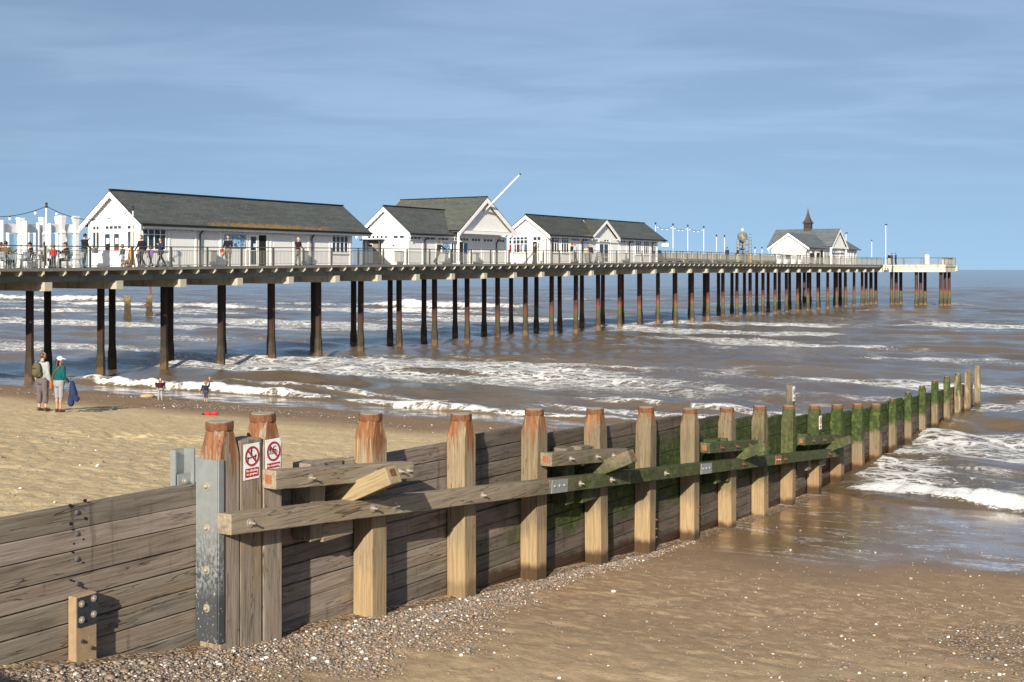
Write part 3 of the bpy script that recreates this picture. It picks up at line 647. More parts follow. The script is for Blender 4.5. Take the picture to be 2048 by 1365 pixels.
def warning_sign(u,ztop,label,lines,kind,w=.242,h=.385):
    s=thing('warning_sign',label,'sign',gw(u,-.152,ztop-h),GANG,'red and white warning signs on the front posts')
    MB().box(-w/2,w/2,-.006,0,0,h).build('plate',M_sign,s,bevel=.002)
    b=MB(); c=(0,h*.645); r=w*.445; y=-.0062
    b2=MB()
    if kind=='climb':
        bar2(b2,(-.062,.175),(-.058,.235),.011,y); bar2(b2,(.055,.175),(.055,.245),.011,y); bar2(b2,(-.068,.228),(.07,.246),.013,y); bar2(b2,(-.066,.226),(-.058,.246),.014,y); bar2(b2,(.052,.24),(.058,.262),.012,y)
        disc2(b2,(-.005,.335),.0095,y); bar2(b2,(-.006,.326),(-.008,.292),.016,y); bar2(b2,(-.010,.318),(-.022,.295),.006,y); bar2(b2,(-.003,.318),(.014,.303),.006,y); bar2(b2,(-.008,.295),(-.018,.252),.007,y); bar2(b2,(-.006,.295),(.004,.255),.007,y)
    else:
        disc2(b2,(-.052,.272),.017,y,sx=.8); bar2(b2,(-.030,.262),(.045,.262),.014,y); bar2(b2,(-.005,.268),(.005,.300),.012,y); bar2(b2,(.0,.299),(.045,.301),.009,y)
        for k in range(3):
            z=.246-.013*k; pts=[(-.066+.022*i,z+(.005 if i%2 else -.003)) for i in range(7)]
            for p,q_ in zip(pts,pts[1:]): bar2(b2,p,q_,.005,y)
    b2.build('pictogram',M_ink,s)
    ring_mb(b,c,r,r*.80,-.0086); a=R(133); bar2(b,(c[0]+r*.86*math.cos(a),c[1]+r*.86*math.sin(a)),(c[0]-r*.86*math.cos(a),c[1]-r*.86*math.sin(a)),.020,-.0088)
    b.build('prohibition_ring',M_red,s)
    pnl=MB().prism([(x,-.0062,z) for x,z in ((-w*.43,.030),(-w*.41,.025),(w*.41,.025),(w*.43,.030),(w*.43,.116),(w*.41,.121),(-w*.41,.121),(-w*.43,.116))],(0,-.002,0)).build('text_panel',M_red,s)
    put('lettering',text_mesh(lines,.0375,M_letter),pnl,(0,-.0088,.083),(R(90),0,0))
    for x in (-w*.455,w*.455):
        for z in (.015,h*.5,h-.015): MB().cyl((x,-.006,z),(x,-.009,z),.0045,n=6).build('screw',M_rust,s)
    return s
warning_sign(-2.283,3.815,'white and red warning sign reading No climbing on groynes','No climbing\non groynes','climb')
warning_sign(-1.945,3.825,'white and red warning sign reading No swimming near groynes','No swimming\nnear groynes','swim')
def small_sign(u,v,z,label,w=.20,h=.36):
    s=thing('marker_plate',label,'sign',gw(u,v,z),GANG)
    MB().box(-w/2,w/2,-.008,0,0,h).build('plate',M_sign,s)
    b=MB(); ring_mb(b,(0,h*.62),w*.42,w*.28,-.0085,24); bar2(b,(-w*.25,h*.72),(w*.25,h*.5),.03,-.0086); bar2(b,(-w*.3,h*.18),(w*.3,h*.18),.05,-.0086)
    b.build('prohibition_ring',M_red if z<1.9 else M_ink,s); return s
small_sign(2.035*9,-.155,1.62,'small white sign with a red ring on a weedy groyne post',.20,.34)
mk=thing('marker_post','thin weathered timber post standing behind the weedy part of the groyne','post',gw(18.3,.62,0),GANG)
MB().box(-.085,.085,-.085,.085,-.6,2.72).build('post',M_plainpost,mk,bevel=.01)
s=small_sign(18.3,.53,2.30,'small white sign with a black ring at the top of the thin marker post',.17,.38)
# ------------------------------------------------------------------ pier materials
t=NT('weathered_deck'); o=t.coord(); n_=t.noise(t.scale(o,(6,.6,6)),1.0,5); 
M_deck=t.set(Base__Color=t.ramp(n_,[(.3,(.11,.108,.10)),(.7,(.19,.185,.17))]),Roughness=.85)
t=NT('edge_beam'); o=t.coord(); n_=t.noise(t.scale(o,(.5,3,2.5)),1.0,6,.65); st=t.noise(t.scale(o,(2.5,2,.4)),1.0,4)
M_beam=t.set(Base__Color=t.mix(t.ss(st,.52,.70,0,.6),t.ramp(n_,[(.3,(.10,.108,.095)),(.55,(.155,.165,.15)),(.8,(.21,.215,.19))]),(.085,.075,.05)),Roughness=.85)
t=NT('cap_concrete'); o=t.coord(); n_=t.noise(o,2.2,6,.65); st=t.noise(t.scale(o,(4,4,.5)),1.0,4)
M_conc=t.set(Base__Color=t.mix(t.ss(st,.50,.72,0,.55),t.ramp(n_,[(.3,(.30,.28,.22)),(.6,(.43,.41,.34))]),(.15,.12,.075)),Roughness=.9)
t=NT('head_concrete'); o=t.coord(); n_=t.noise(o,.9,6,.65); st=t.noise(t.scale(o,(1.5,1.5,.35)),1.0,5,.7)
M_head=t.set(Base__Color=t.mix(t.ss(st,.48,.66,0,.7),t.ramp(n_,[(.3,(.44,.42,.35)),(.6,(.60,.58,.51))]),(.22,.19,.09)),Roughness=.9)
def pile_mat():
    t=NT('rusting_steel_pile'); o=t.coord(); P=t.pos(); ran=t.node('ObjectInfo').outputs['Random']; z=t.sep(P)[2]
    n1=t.noise(t.scale(P,(4,4,1.2)),1.0,5,.65); n2=t.noise(P,7,4,.7); zz=t.math('ADD',z,t.math('MULTIPLY_ADD',n1,.9,t.math('MULTIPLY_ADD',ran,.25,-.57)))
    c=t.ramp(t.noise(t.scale(P,(3,3,.5)),1.0,5,.7),[(.3,(.018,.008,.006)),(.55,(.062,.022,.012)),(.8,(.13,.046,.02))])
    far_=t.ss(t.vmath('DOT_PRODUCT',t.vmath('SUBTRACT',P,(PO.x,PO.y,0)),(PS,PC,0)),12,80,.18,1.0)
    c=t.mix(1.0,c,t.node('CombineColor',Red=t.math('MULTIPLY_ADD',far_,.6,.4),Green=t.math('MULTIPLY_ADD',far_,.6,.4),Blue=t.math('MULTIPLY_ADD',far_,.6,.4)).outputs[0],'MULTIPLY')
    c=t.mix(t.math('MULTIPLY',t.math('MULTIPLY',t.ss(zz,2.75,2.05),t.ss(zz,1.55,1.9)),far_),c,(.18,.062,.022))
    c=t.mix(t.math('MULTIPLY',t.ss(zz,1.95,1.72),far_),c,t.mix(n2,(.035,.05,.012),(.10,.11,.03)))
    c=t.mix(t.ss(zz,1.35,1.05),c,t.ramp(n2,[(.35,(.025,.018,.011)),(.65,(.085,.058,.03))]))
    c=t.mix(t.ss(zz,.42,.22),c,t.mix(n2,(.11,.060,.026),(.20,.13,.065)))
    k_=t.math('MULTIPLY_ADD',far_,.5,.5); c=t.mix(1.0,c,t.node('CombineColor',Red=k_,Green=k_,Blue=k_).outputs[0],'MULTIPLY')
    return t.set(Base__Color=c,Roughness=.75,Normal=t.bump(n2,.6,.03))
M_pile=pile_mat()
t=NT('painted_boarding'); o=t.coord(); so_=t.sep(o); f_=t.math('FRACT',t.math('MULTIPLY',t.math('ADD',so_[0],so_[1]),8.0)); gr=t.math('MINIMUM',t.ss(f_,.0,.10),t.ss(f_,1.0,.90))
n_=t.noise(o,.9,5,.6); st=t.noise(t.scale(o,(3,3,.3)),1.0,4)
wb=t.mix(t.ss(st,.55,.8,0,.35),t.mix(n_,(.77,.77,.76),(.84,.84,.83)),(.62,.60,.54)); wb=t.mix(t.math('MULTIPLY',t.math('SUBTRACT',1.0,gr),.16),wb,(.42,.44,.48))
M_wall=t.set(Base__Color=wb,Roughness=.55,Normal=t.bump(gr,.5,.012))
M_white=plain('white_paint',(.81,.81,.80),.45,0,.04,2); M_trim=plain('white_trim',(.84,.84,.83),.4,0,.03,2)
def slate(nm,lich,tone):
    t=NT(nm); o=t.coord('UV'); s_=t.sep(o)
    br=t.node('TexBrick',Vector=o); br.offset=.5; br.inputs['Scale'].default_value=1.0; br.inputs['Brick Width'].default_value=.34; br.inputs['Row Height'].default_value=.16; br.inputs['Mortar Size'].default_value=.012
    br.inputs['Color1'].default_value=(*[q*.82 for q in tone],1); br.inputs['Color2'].default_value=(*[q*1.22 for q in tone],1); br.inputs['Mortar'].default_value=(*[q*.45 for q in tone],1)
    big=t.noise(t.scale(o,(.25,1.6,1)),1.0,5,.65); c=t.mix(t.ss(big,.42,.68,0,.32),br.outputs['Color'],tuple(q*1.75 for q in tone))
    if lich:
        y=s_[1]; x=s_[0]; n1=t.noise(t.scale(o,(3.2,5.5,1)),1.0,6,.75); n2=t.noise(t.scale(o,(.16,.4,1)),1.0,3)
        a=t.math('MULTIPLY',t.ss(y,lich[1],lich[0]),t.math('MULTIPLY',t.ss(x,lich[2],lich[2]+3),t.ss(x,lich[3],lich[3]-4)))
        a=t.ss(t.math('ADD',t.math('MULTIPLY',a,.40),t.math('MULTIPLY_ADD',n1,1.0,t.math('MULTIPLY',n2,.45))),.98,1.20)
        a=t.math('MULTIPLY',a,t.ss(y,lich[1]*1.05 if lich[1]>lich[0] else lich[1]*.9,lich[0]))
        c=t.mix(t.math('MULTIPLY',a,.8),c,t.ramp(t.noise(o,9,3),[(.3,(.14,.085,.02)),(.7,(.40,.22,.03))]))
    gull=t.math('MULTIPLY',t.ss(t.noise(t.scale(o,(3.0,5,1)),1.0,2),.76,.80),.8); c=t.mix(gull,c,(.55,.55,.52))
    return t.set(Base__Color=c,Roughness=.7,Normal=t.bump(br.outputs['Fac'],-.4,.02))
SL=(.070,.078,.074)
M_roof=slate('slate_roof',None,SL); M_roof1=slate('lichened_roof',(.25,1.0,3.0,19.0),SL); M_roof2=slate('lichened_ridge_roof',(4.9,3.6,-9,30.0),(.075,.082,.072)); M_roof3=slate('lichened_eaves_roof',(.15,.75,4.0,14.5),(.056,.060,.053)); M_roof4=slate('blue_slate_roof',None,(.105,.125,.135))
t=NT('window_glass'); n_=t.noise(t.coord(),1.1,4,.6)
M_glass=t.set(Base__Color=t.ramp(n_,[(.35,(.012,.022,.035)),(.6,(.035,.06,.085)),(.75,(.10,.13,.15))]),Roughness=.06,Specular__IOR__Level=.5)
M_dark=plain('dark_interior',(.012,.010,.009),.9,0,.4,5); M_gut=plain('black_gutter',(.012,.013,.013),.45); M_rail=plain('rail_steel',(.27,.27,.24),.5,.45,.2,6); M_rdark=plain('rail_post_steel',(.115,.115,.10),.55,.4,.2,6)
M_tcop=plain('brown_copper',(.058,.044,.041),.6,.2,.3,4); M_bin=plain('bin_grey',(.42,.44,.43),.5,.3,.1,8); M_lampblk=plain('lamp_black',(.015,.016,.018),.4)
t=NT('bulb_glass'); M_bulb=t.set(Base__Color=(.86,.86,.83),Roughness=.25)
t=NT('screen_glass'); t.set(Base__Color=(.55,.72,.76),Roughness=.05); tr=t.t.nodes.new('ShaderNodeBsdfTransparent'); tr.inputs[0].default_value=(.92,.97,1.0,1); mxs=t.t.nodes.new('ShaderNodeMixShader'); mxs.inputs[0].default_value=.16
t.t.links.new(tr.outputs[0],mxs.inputs[1]); t.t.links.new(t.p.outputs[0],mxs.inputs[2]); t.t.links.new(mxs.outputs[0],t.out.inputs[0]); M_screen=t.mat

# ------------------------------------------------------------------ the pier itself
pier=thing('pier','long pleasure pier on two rows of rusty piles running out to sea','pier',(PO.x,PO.y,0),PANG)
UE=152.6; DW=8.4
def strip(name,us,prof,mat,parent=pier,zf=deck):            # a bar of constant v-z section that follows the deck
    b=MB(); k=len(prof); vs=[(u,y,zf(u)+z) for u in us for y,z in prof]
    fs=[(i*k+j,i*k+(j+1)%k,(i+1)*k+(j+1)%k,(i+1)*k+j) for i in range(len(us)-1) for j in range(k)]
    fs += [tuple(range(k-1,-1,-1)),tuple((len(us)-1)*k+j for j in range(k))]
    b.add(vs,fs); return b.build(name,mat,parent)
US=[-26,-12,0,11,22,33,44,54,64,74,100,126,UE]
strip('deck',US,[(-.05,0),(-.05,-.15),(DW+.05,-.15),(DW+.05,0)],M_deck)
for v in (.42,DW-.58): strip('edge_beam',US,[(v,-.36),(v,-.69),(v+.16,-.69),(v+.16,-.36)],M_beam)
strip('inner_beam',US,[(3.0,-.15),(3.0,-.69),(5.4,-.69),(5.4,-.15)],M_beam)
jm=MB().prism([(-.04,-.045,-.152),(-.04,-.045,-.30),(-.04,.10,-.40),(-.04,DW-.1,-.40),(-.04,DW+.04,-.30),(-.04,DW+.04,-.152)],(.08,0,0)).mesh('joist',M_cream)
M_joist=plain('joist_end',(.44,.415,.335),.85,0,.2,3); jm.materials[0]=M_joist
NJ=int((UE+25)/1.26); far_j=MB()
for i in range(NJ):
    u=-24.6+1.26*i+(.10 if i%4==1 else 0)
    if i<100: put('joist',jm,pier,(u,0,deck(u)))
    else:
        z=deck(u); far_j.prism([(u-.035,y,z+q) for y,q in ((-.045,-.152),(-.045,-.30),(.10,-.40),(DW-.1,-.40),(DW+.04,-.30),(DW+.04,-.152))],(.07,0,0))
tag(far_j.build('far_joists',M_joist,pier),None,None,None,'stuff')
def pile_mesh(r,h):
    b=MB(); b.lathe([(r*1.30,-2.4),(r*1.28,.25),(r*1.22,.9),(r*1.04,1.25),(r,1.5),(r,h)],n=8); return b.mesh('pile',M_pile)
SP=4.369
cm_=MB().box(-.22,.22,.26,DW-.26,-1.13,-.692).mesh('cap_beam',M_conc)
pmeshes={}
for n in range(-6,35):
    u=SP*n-.18; z=deck(u); put('cap_beam',cm_,pier,(u,0,z))
    for v in (2.2,6.15):
        h=round(z-1.12,1)+.05
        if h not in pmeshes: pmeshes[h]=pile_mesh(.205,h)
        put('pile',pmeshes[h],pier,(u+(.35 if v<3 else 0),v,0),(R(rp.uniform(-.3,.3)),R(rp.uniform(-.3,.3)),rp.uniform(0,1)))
# the wide head at the seaward end
HV=-9.4; HE=uz(1913,537,HV)[0]; hz=deck(UE)
hd=MB().box(UE+.02,HE,HV,DW+9,-1.12,-.30).box(UE-.10,HE+.12,HV-.12,DW+9.1,-.298,.0).build('pier_head',M_head,pier,(0,0,hz)); hd['label']='broad pale concrete head at the seaward end'
MB().box(HE-.6,HE+.2,HV-.25,HV+.25,-1.0,-.1).build('fender_block',M_head,hd)
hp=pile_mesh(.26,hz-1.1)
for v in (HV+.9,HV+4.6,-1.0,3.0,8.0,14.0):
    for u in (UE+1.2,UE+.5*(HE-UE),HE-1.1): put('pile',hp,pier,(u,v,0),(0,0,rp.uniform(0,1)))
# railings: a handrail with its posts and baluster panels
def railing(name,pts,zf,lab=None):
    r=put(name,None,pier)
    if lab: r['label']=lab
    hr=MB()
    for (a,b_) in zip(pts,pts[1:]):
        L=math.hypot(b_[0]-a[0],b_[1]-a[1]); n=max(1,round(L/2.674)); s=L/n; ang=math.atan2(b_[1]-a[1],b_[0]-a[0])
        if (round(s,3)) not in RP:
            b=MB(); b.beam((0.0,0,.885),(s,0,.885),.035,.03); b.beam((0,0,.10),(s,0,.10),.035,.03)
            m=int((s-.1)/.118)
            for i in range(m): x=.07+(s-.14)*(i+.5)/m; b.box(x-.0085,x+.0085,-.0085,.0085,.10,.88)
            RP[round(s,3)]=b.mesh('baluster_panel',M_rail)
        for i in range(n):
            x=a[0]+(b_[0]-a[0])*i/n; y=a[1]+(b_[1]-a[1])*i/n; x2=a[0]+(b_[0]-a[0])*(i+1)/n; z=zf(x); z2=zf(x2)
            put('baluster_panel',RP[round(s,3)],r,(x,y,z),(0,-math.atan2(z2-z,s),ang)); put('rail_post',RPM,r,(x,y,z),(0,0,ang))
            y2=a[1]+(b_[1]-a[1])*(i+1)/n; hr.cyl((x,y,z+1.09),(x2,y2,z2+1.09),.032,n=6)
        put('rail_post',RPM,r,(b_[0],b_[1],zf(b_[0])),(0,0,ang))
    hr.build('handrail',M_rdark,r); return r
RP={}; RPM=MB().box(-.055,-.02,-.03,.03,-.05,1.07).box(.02,.055,-.03,.03,-.05,1.07).box(-.055,.055,-.035,.035,1.06,1.08).mesh('rail_post',M_rdark)
u_r=SP*.503
railing('railing',[(u_r-2.674*9,.12),(u_r+2.674*56,.12)],deck,'long front railing facing the beach')
railing('railing',[(u_r-2.674*9,DW-.12),(u_r+2.674*56,DW-.12)],deck,'long rear railing behind the huts')
railing('railing',[(UE+.1,.0),(UE+.1,HV+.15),(HE-.1,HV+.15),(HE-.1,DW+8.8)],lambda u:hz,'railing round the pier head')

# ------------------------------------------------------------------ the huts on the deck
def fbox(b,face,w,a0,a1,z0,z1,d0,d1,m=0):                   # a box on a wall: face 'p' looks at the beach, 'l' looks landward
    if face=='p': b.box(a0,a1,w-d1,w-d0,z0,z1,m)
    else: b.box(w-d1,w-d0,a0,a1,z0,z1,m)
    return b
def window(par,face,w,a0,a1,z0,z1,cols,rows=(),name='window',fr=.055,glass=None,lab=None):
    if a0>a1: a0,a1=a1,a0
    b=MB(); 
    for p,q_ in ((a0,a0+fr),(a1-fr,a1)): fbox(b,face,w,p,q_,z0,z1,.0,.055)
    for p,q_ in ((z0,z0+fr),(z1-fr,z1)): fbox(b,face,w,a0+fr,a1-fr,p,q_,.0,.053)
    for i in range(1,cols): x=a0+(a1-a0)*i/cols; fbox(b,face,w,x-.027,x+.027,z0+fr,z1-fr,.0,.050)
    for r in rows: z=z0+(z1-z0)*r; fbox(b,face,w,a0+fr,a1-fr,z-.022,z+.022,.0,.047)
    if name!='door': fbox(b,face,w,a0-.05,a1+.05,z0-.06,z0-.002,.0,.09)
    o=b.build(name,M_trim,par); g_=MB(); fbox(g_,face,w,a0+fr*.5,a1-fr*.5,z0+fr*.5,z1-fr*.5,.004,.022); g_.build('pane',glass or M_glass,o)
    if lab: o['label']=lab
    return o
def slab(name,par,face,w,a0,a1,z0,z1,mat,d0=.002,d1=.03,lab=None):
    b=MB(); fbox(b,face,w,min(a0,a1),max(a0,a1),z0,z1,d0,d1); o=b.build(name,mat,par)
    if lab: o['label']=lab
    return o
def pilaster(par,face,w,a,z0,z1,wd=.14): return slab('pilaster',par,face,w,a-wd/2,a+wd/2,z0,z1,M_trim,.002,.045)
def downpipe(par,x,w,zt,off=.35):
    MB().cyl((x+.25,w-off,zt),(x+.05,w-.12,zt-.38),.05,n=7).cyl((x+.05,w-.12,zt-.38),(x+.05,w-.10,.0),.05,n=7).build('downpipe',M_gut,par)
def roof_slab(name,par,e0,e1,r1,r0,mat,th=.10):             # eave start, eave end, ridge end, ridge start -> a slate slope with UVs in metres
    P=[Vector(p) for p in (e0,e1,r1,r0)]; n=(P[1]-P[0]).cross(P[3]-P[0]).normalized()
    if n.z<0: n=-n
    me=bpy.data.meshes.new(name); vs=P+[p-n*th for p in P]
    fs=[(0,1,2,3),(7,6,5,4),(0,4,5,1),(1,5,6,2),(2,6,7,3),(3,7,4,0)]
    me.from_pydata([tuple(p) for p in vs],[],fs); uv=me.uv_layers.new(); ax=(P[1]-P[0]).normalized(); ay=n.cross(ax)
    if ay.z<0: ay=-ay
    for l in me.loops:
        p=vs[l.vertex_index]-P[0]; uv.data[l.index].uv=(p.dot(ax),p.dot(ay))
    me.materials.append(mat); me.materials.append(M_gut)
    bm=bmesh.new(); bm.from_mesh(me); bmesh.ops.recalc_face_normals(bm,faces=bm.faces)
    for f_ in bm.faces: f_.material_index=0 if abs(f_.normal.dot(n))>.9 and f_.normal.dot(n)>0 else 1
    bm.to_mesh(me); bm.free(); return put(name,me,par)
def gutter(par,p0,p1): return MB().cyl(p0,p1,.075,n=7).build('gutter',M_gut,par)
def barge(par,apex,e0,e1,nrm,wd=.26,th=.05):                # two white verge boards below a gable edge
    apex,e0,e1,nrm=map(Vector,(apex,e0,e1,nrm))
    for e in (e0,e1):
        dn=Vector((0,0,-wd)); MB().prism([apex+Vector((0,0,-.0)),e,e+dn*.9,apex+dn*1.15],nrm*th).build('bargeboard',M_trim,par)
        b=MB(); N=int((apex-e).length/.16)
        for i in range(N):
            p=e.lerp(apex,(i+.5)/N)+dn*1.02; b.prism([p+(apex-e).normalized()*.05,p-(apex-e).normalized()*.05,p+Vector((0,0,-.09))],nrm*th*.6)
        b.build('bargeboard_trim',M_trim,par)
def house_body(par,x0,x1,y0,y1,ze,zr,axis='x',name='wall'):
    b=MB()
    if axis=='x': ym=(y0+y1)/2; b.prism([(x0,y0,-.1),(x0,y1,-.1),(x0,y1,ze),(x0,ym,zr),(x0,y0,ze)],(x1-x0,0,0))
    else: xm=(x0+x1)/2; b.prism([(x0,y0,-.1),(x1,y0,-.1),(x1,y0,ze),(xm,y0,zr),(x0,y0,ze)],(0,y1-y0,0))
    return b.build(name,M_wall,par)
def base(u): return deck(u)
def mk(name,label,u0): return thing(name,label,'building',pw(u0,0,base(u0)),PANG,'white weatherboarded huts on the pier')
VW,VB,VM=2.1,6.3,4.2
M_map=None
t=NT('map_board'); n_=t.noise(t.coord(),3.2,5,.6); n2=t.vor(t.coord(),5,'DISTANCE_TO_EDGE'); M_map=t.set(Base__Color=t.mix(t.ss(n2,.06,.02),t.ramp(n_,[(.42,(.03,.12,.30)),(.55,(.10,.30,.50)),(.68,(.50,.60,.66))]),(.75,.78,.8)),Roughness=.4)
M_redp=plain('red_panel',(.25,.02,.02),.5,0,.3,8); M_note=plain('paper_notice',(.8,.8,.78),.6); M_blue=plain('blue_poster',(.03,.10,.22),.4,0,.4,4)

# --- first hut: the long one
u0=7.05; h1=mk('long_pier_hut','longest white hut, its plain dark roof edged with orange lichen above the gutter',u0); A=lambda px: fu(px,VW)-u0; zz1=lambda py,px: uz(px,py,VW)[1]-base(u0)
L1=A(704); ZE,ZRG=2.62,4.32
house_body(h1,0,L1,VW,VB,ZE,ZRG-.12); OV=.48; ex=ZE-.25+.02; RX1=A(735)-.15
rise=(ZRG-ex)/(VM-VW+OV)
roof_slab('roof',h1,(-.28,VW-OV,ex),(RX1,VW-OV,ex),(RX1,VM,ZRG),(-.28,VM,ZRG),M_roof1); roof_slab('roof',h1,(-.28,VB+OV,ex),(RX1,VB+OV,ex),(RX1,VM,ZRG),(-.28,VM,ZRG),M_roof)
MB().beam((-.28,VM,ZRG+.03),(RX1,VM,ZRG+.03),.22,.07).build('ridge_tile',M_gut,h1)
gutter(h1,(-.27,VW-OV-.05,ex-.05),(RX1,VW-OV-.05,ex-.05)); slab('valance',h1,'p',VW-OV+.1,-.35,RX1-.1,ex-.26,ex-.10,M_trim,0,.03)
barge(h1,(-.27,VM,ZRG-.10),(-.27,VW-OV,ex-.08),(-.27,VB+OV,ex-.08),(-1,0,0)); barge(h1,(RX1-.05,VM,ZRG-.10),(RX1-.05,VW-OV,ex-.08),(RX1-.05,VB+OV,ex-.08),(1,0,0))
slab('cornice',h1,'l',0,VW-.02,VB+.02,ZE-.20,ZE-.08,M_trim,0,.07)
G=lambda px: vz(px,500,u0)[0]
for a,b_ in ((186,200.5),(255,272)):
    window(h1,'l',0,G(a),G(b_),.98,2.02,2); window(h1,'l',0,G(a),G(b_),2.06,2.36,2)
window(h1,'l',0,G(211),G(245),2.08,2.36,4)
dl=G(207.5); dr=G(243); dm=(dl+dr)/2
for p,q_ in ((dl,dm+.02),(dm-.02,dr)):
    d_=window(h1,'l',0,p,q_,.02,2.0,1,(.44,),'door',.14); slab('kick_panel',d_,'l',0,p-.12 if p>q_ else p+.12,q_+.12 if p>q_ else q_-.12,.10,.84,M_white,.03,.046); slab('red_panel',d_,'l',0,min(p,q_)+.13,max(p,q_)-.13,.92,1.10,M_redp,.023,.027)
    slab('notice',d_,'l',0,(p+q_)/2-.12,(p+q_)/2+.12,1.30,1.62,M_note,.023,.026)
for y in (VW+.06,VB-.06): pilaster(h1,'l',0,y,0,ZE-.2,.16)
MB().ball((-.12,VM-.35,3.62),(.09,.07,.06),8).build('alarm_box',M_bin,h1)
pilaster(h1,'p',VW,.07,0,ZE-.25,.16)
window(h1,'p',VW,A(283.5),A(331.5),.95,2.36,4,(.62,.82))
for a,b_ in ((341,388),(446,488),(545,583),(622,656)): window(h1,'p',VW,A(a),A(b_),2.07,2.36,4)
window(h1,'p',VW,A(496),A(537),2.07,2.36,4); slab('name_board',h1,'p',VW,A(497),A(511),2.08,2.34,M_note,.05,.09)
for a in (338,391,441,493,541,587,617,659,700): pilaster(h1,'p',VW,A(a),0,ZE-.25)
for a,b_ in ((341,388),(545,583),(622,656)): slab('shutter_panel',h1,'p',VW,A(a)+.03,A(b_)-.03,.10,1.95,M_wall,.002,.02)
mb=slab('map_board',h1,'p',VW,A(450),A(490),1.18,1.92,M_map,.03,.06,'blue and white map board'); slab('board_frame',mb,'p',VW,A(449),A(491),1.12,1.98,M_bin,.002,.028)
d_=window(h1,'p',VW,A(498),A(514),.05,1.98,1,(.5,),'door',.10); slab('notice',d_,'p',VW,A(506),A(511),1.2,1.45,M_note,.03,.035)
slab('doorway',h1,'p',VW,A(517),A(532),.02,1.98,M_dark,.002,.012,'open doorway with a dark inside'); pilaster(h1,'p',VW,A(515.5),0,2.0,.10); pilaster(h1,'p',VW,A(534),0,2.0,.16)
window(h1,'p',VW,A(663),A(695.5),.95,2.36,4,(.52,.8))
for a in (396,620): downpipe(h1,A(a),VW,ex-.1)

# --- second hut: cross gabled, with the slanting flagpole
u0=31.75; h2=mk('cross_gabled_hut','white hut with two crossing dark roofs and a tall front gable bearing a slanting flagpole',u0); A=lambda px: fu(px,VW)-u0; bz=base(u0)
gv=1.05; ga,gz=uz(975,394,gv); gl_,glz=uz(920,459,gv); gr_,grz=uz(1034,467,gv); ga-=u0; gl_-=u0; gr_-=u0; gz-=bz; glz=(glz+grz)/2-bz
L2=A(1013); ZE=2.18; wz=uz(755,408,VM)[1]-bz+.04 if False else 4.32
house_body(h2,0,gl_+1.2,VW,VB+.1,2.2,wz-.15); house_body(h2,gl_+.45,L2,VW,VB+.1,2.2,2.9,'y','rear_wall')
b=MB().prism([(gl_+.25,gv+.35,glz+.02),(gr_-.25,gv+.35,glz+.02),(ga,gv+.35,gz-.22)],(0,.12,0)); b.build('gable_wall',M_wall,h2)
back=9.6
rsl=roof_slab('roof',h2,(gl_,back,glz),(gl_,gv,glz),(ga,gv,gz),(ga,back,gz),M_roof2); roof_slab('roof',h2,(gr_,gv,glz),(gr_,back,glz),(ga,back,gz),(ga,gv,gz),M_roof)
xi=gl_+(wz-glz)/(gz-glz)*(ga-gl_)+.15; wy0,wy1=VW-.42,VB+.52; wex=2.26
vx=gl_+(wex-glz)/(gz-glz)*(ga-gl_)+.1
roof_slab('wing_roof',h2,(-.28,wy0,wex),(vx,wy0,wex),(xi,VM,wz),(-.28,VM,wz),M_roof); roof_slab('wing_roof',h2,(-.28,wy1,wex),(vx,wy1,wex),(xi,VM,wz),(-.28,VM,wz),M_roof)
MB().beam((-.28,VM,wz+.03),(xi,VM,wz+.03),.2,.06).build('ridge_tile',M_gut,h2); MB().beam((ga,gv,gz+.03),(ga,back,gz+.03),.2,.06).build('ridge_tile',M_gut,h2)
barge(h2,(-.27,VM,wz-.10),(-.27,wy0,wex-.08),(-.27,wy1,wex-.08),(-1,0,0)); barge(h2,(ga,gv+.02,gz-.10),(gl_,gv+.02,glz-.08),(gr_,gv+.02,glz-.08),(0,-1,0),.30)
slab('tie_board',h2,'p',gv+.12,gl_+.1,gr_-.1,glz-.26,glz-.02,M_trim,0,.06); gutter(h2,(-.4,wy0-.05,wex-.05),(gl_+.1,wy0-.05,wex-.05)); slab('valance',h2,'p',wy0+.1,-.3,gl_+.1,wex-.25,wex-.1,M_trim,0,.03)
MB().box(gl_+.20,L2+.3,gv+.15,VB,glz-.12,glz-.06).build('porch_ceiling',M_white,h2)
for x in (gl_+.12,gr_-.35): MB().cyl((x,gv+.22,0),(x,gv+.22,glz-.2),.085,n=10).lathe([(.13,0),(.13,.2),(.09,.26)],(x,gv+.22,0),10).build('porch_post',M_white,h2)
for i in range(7): 
    x=-.0
    break
fp0=Vector((ga+.02,gv+.32,gz-1.15)); fp1=Vector((uz(1040,349,gv-2.6)[0]-u0,gv-2.6,uz(1040,349,gv-2.6)[1]-bz))
fl=thing('flagpole','white flagpole slanting up and out from the front gable of the cross gabled hut','flagpole',pw(u0+fp0.x,fp0.y,bz+fp0.z),PANG)
d3=fp1-fp0; MB().cyl((0,0,0),d3,.085,.045,n=10).build('pole',M_white,fl,smooth=True); MB().ball(tuple(d3),.08,8).build('finial',M_lampblk,fl); MB().lathe([(.13,-.1),(.13,.12)],(0,0,0),10).build('bracket',M_bin,fl)
G=lambda px: vz(px,500,u0)[0]
for k in range(5): window(h2,'l',0,G(736+8.4*k),G(736+8.4*k+6.2),1.90,2.16,1,fr=.04)
for k in range(2): window(h2,'l',0,G(787+12.2*k),G(787+12.2*k+10.5),1.88,2.14,1,fr=.04)
slab('porch_opening',h2,'l',0,G(735),G(763),.05,1.75,plain('porch_shade',(.20,.19,.17),.9),.002,.01,'recessed porch in the landward end')
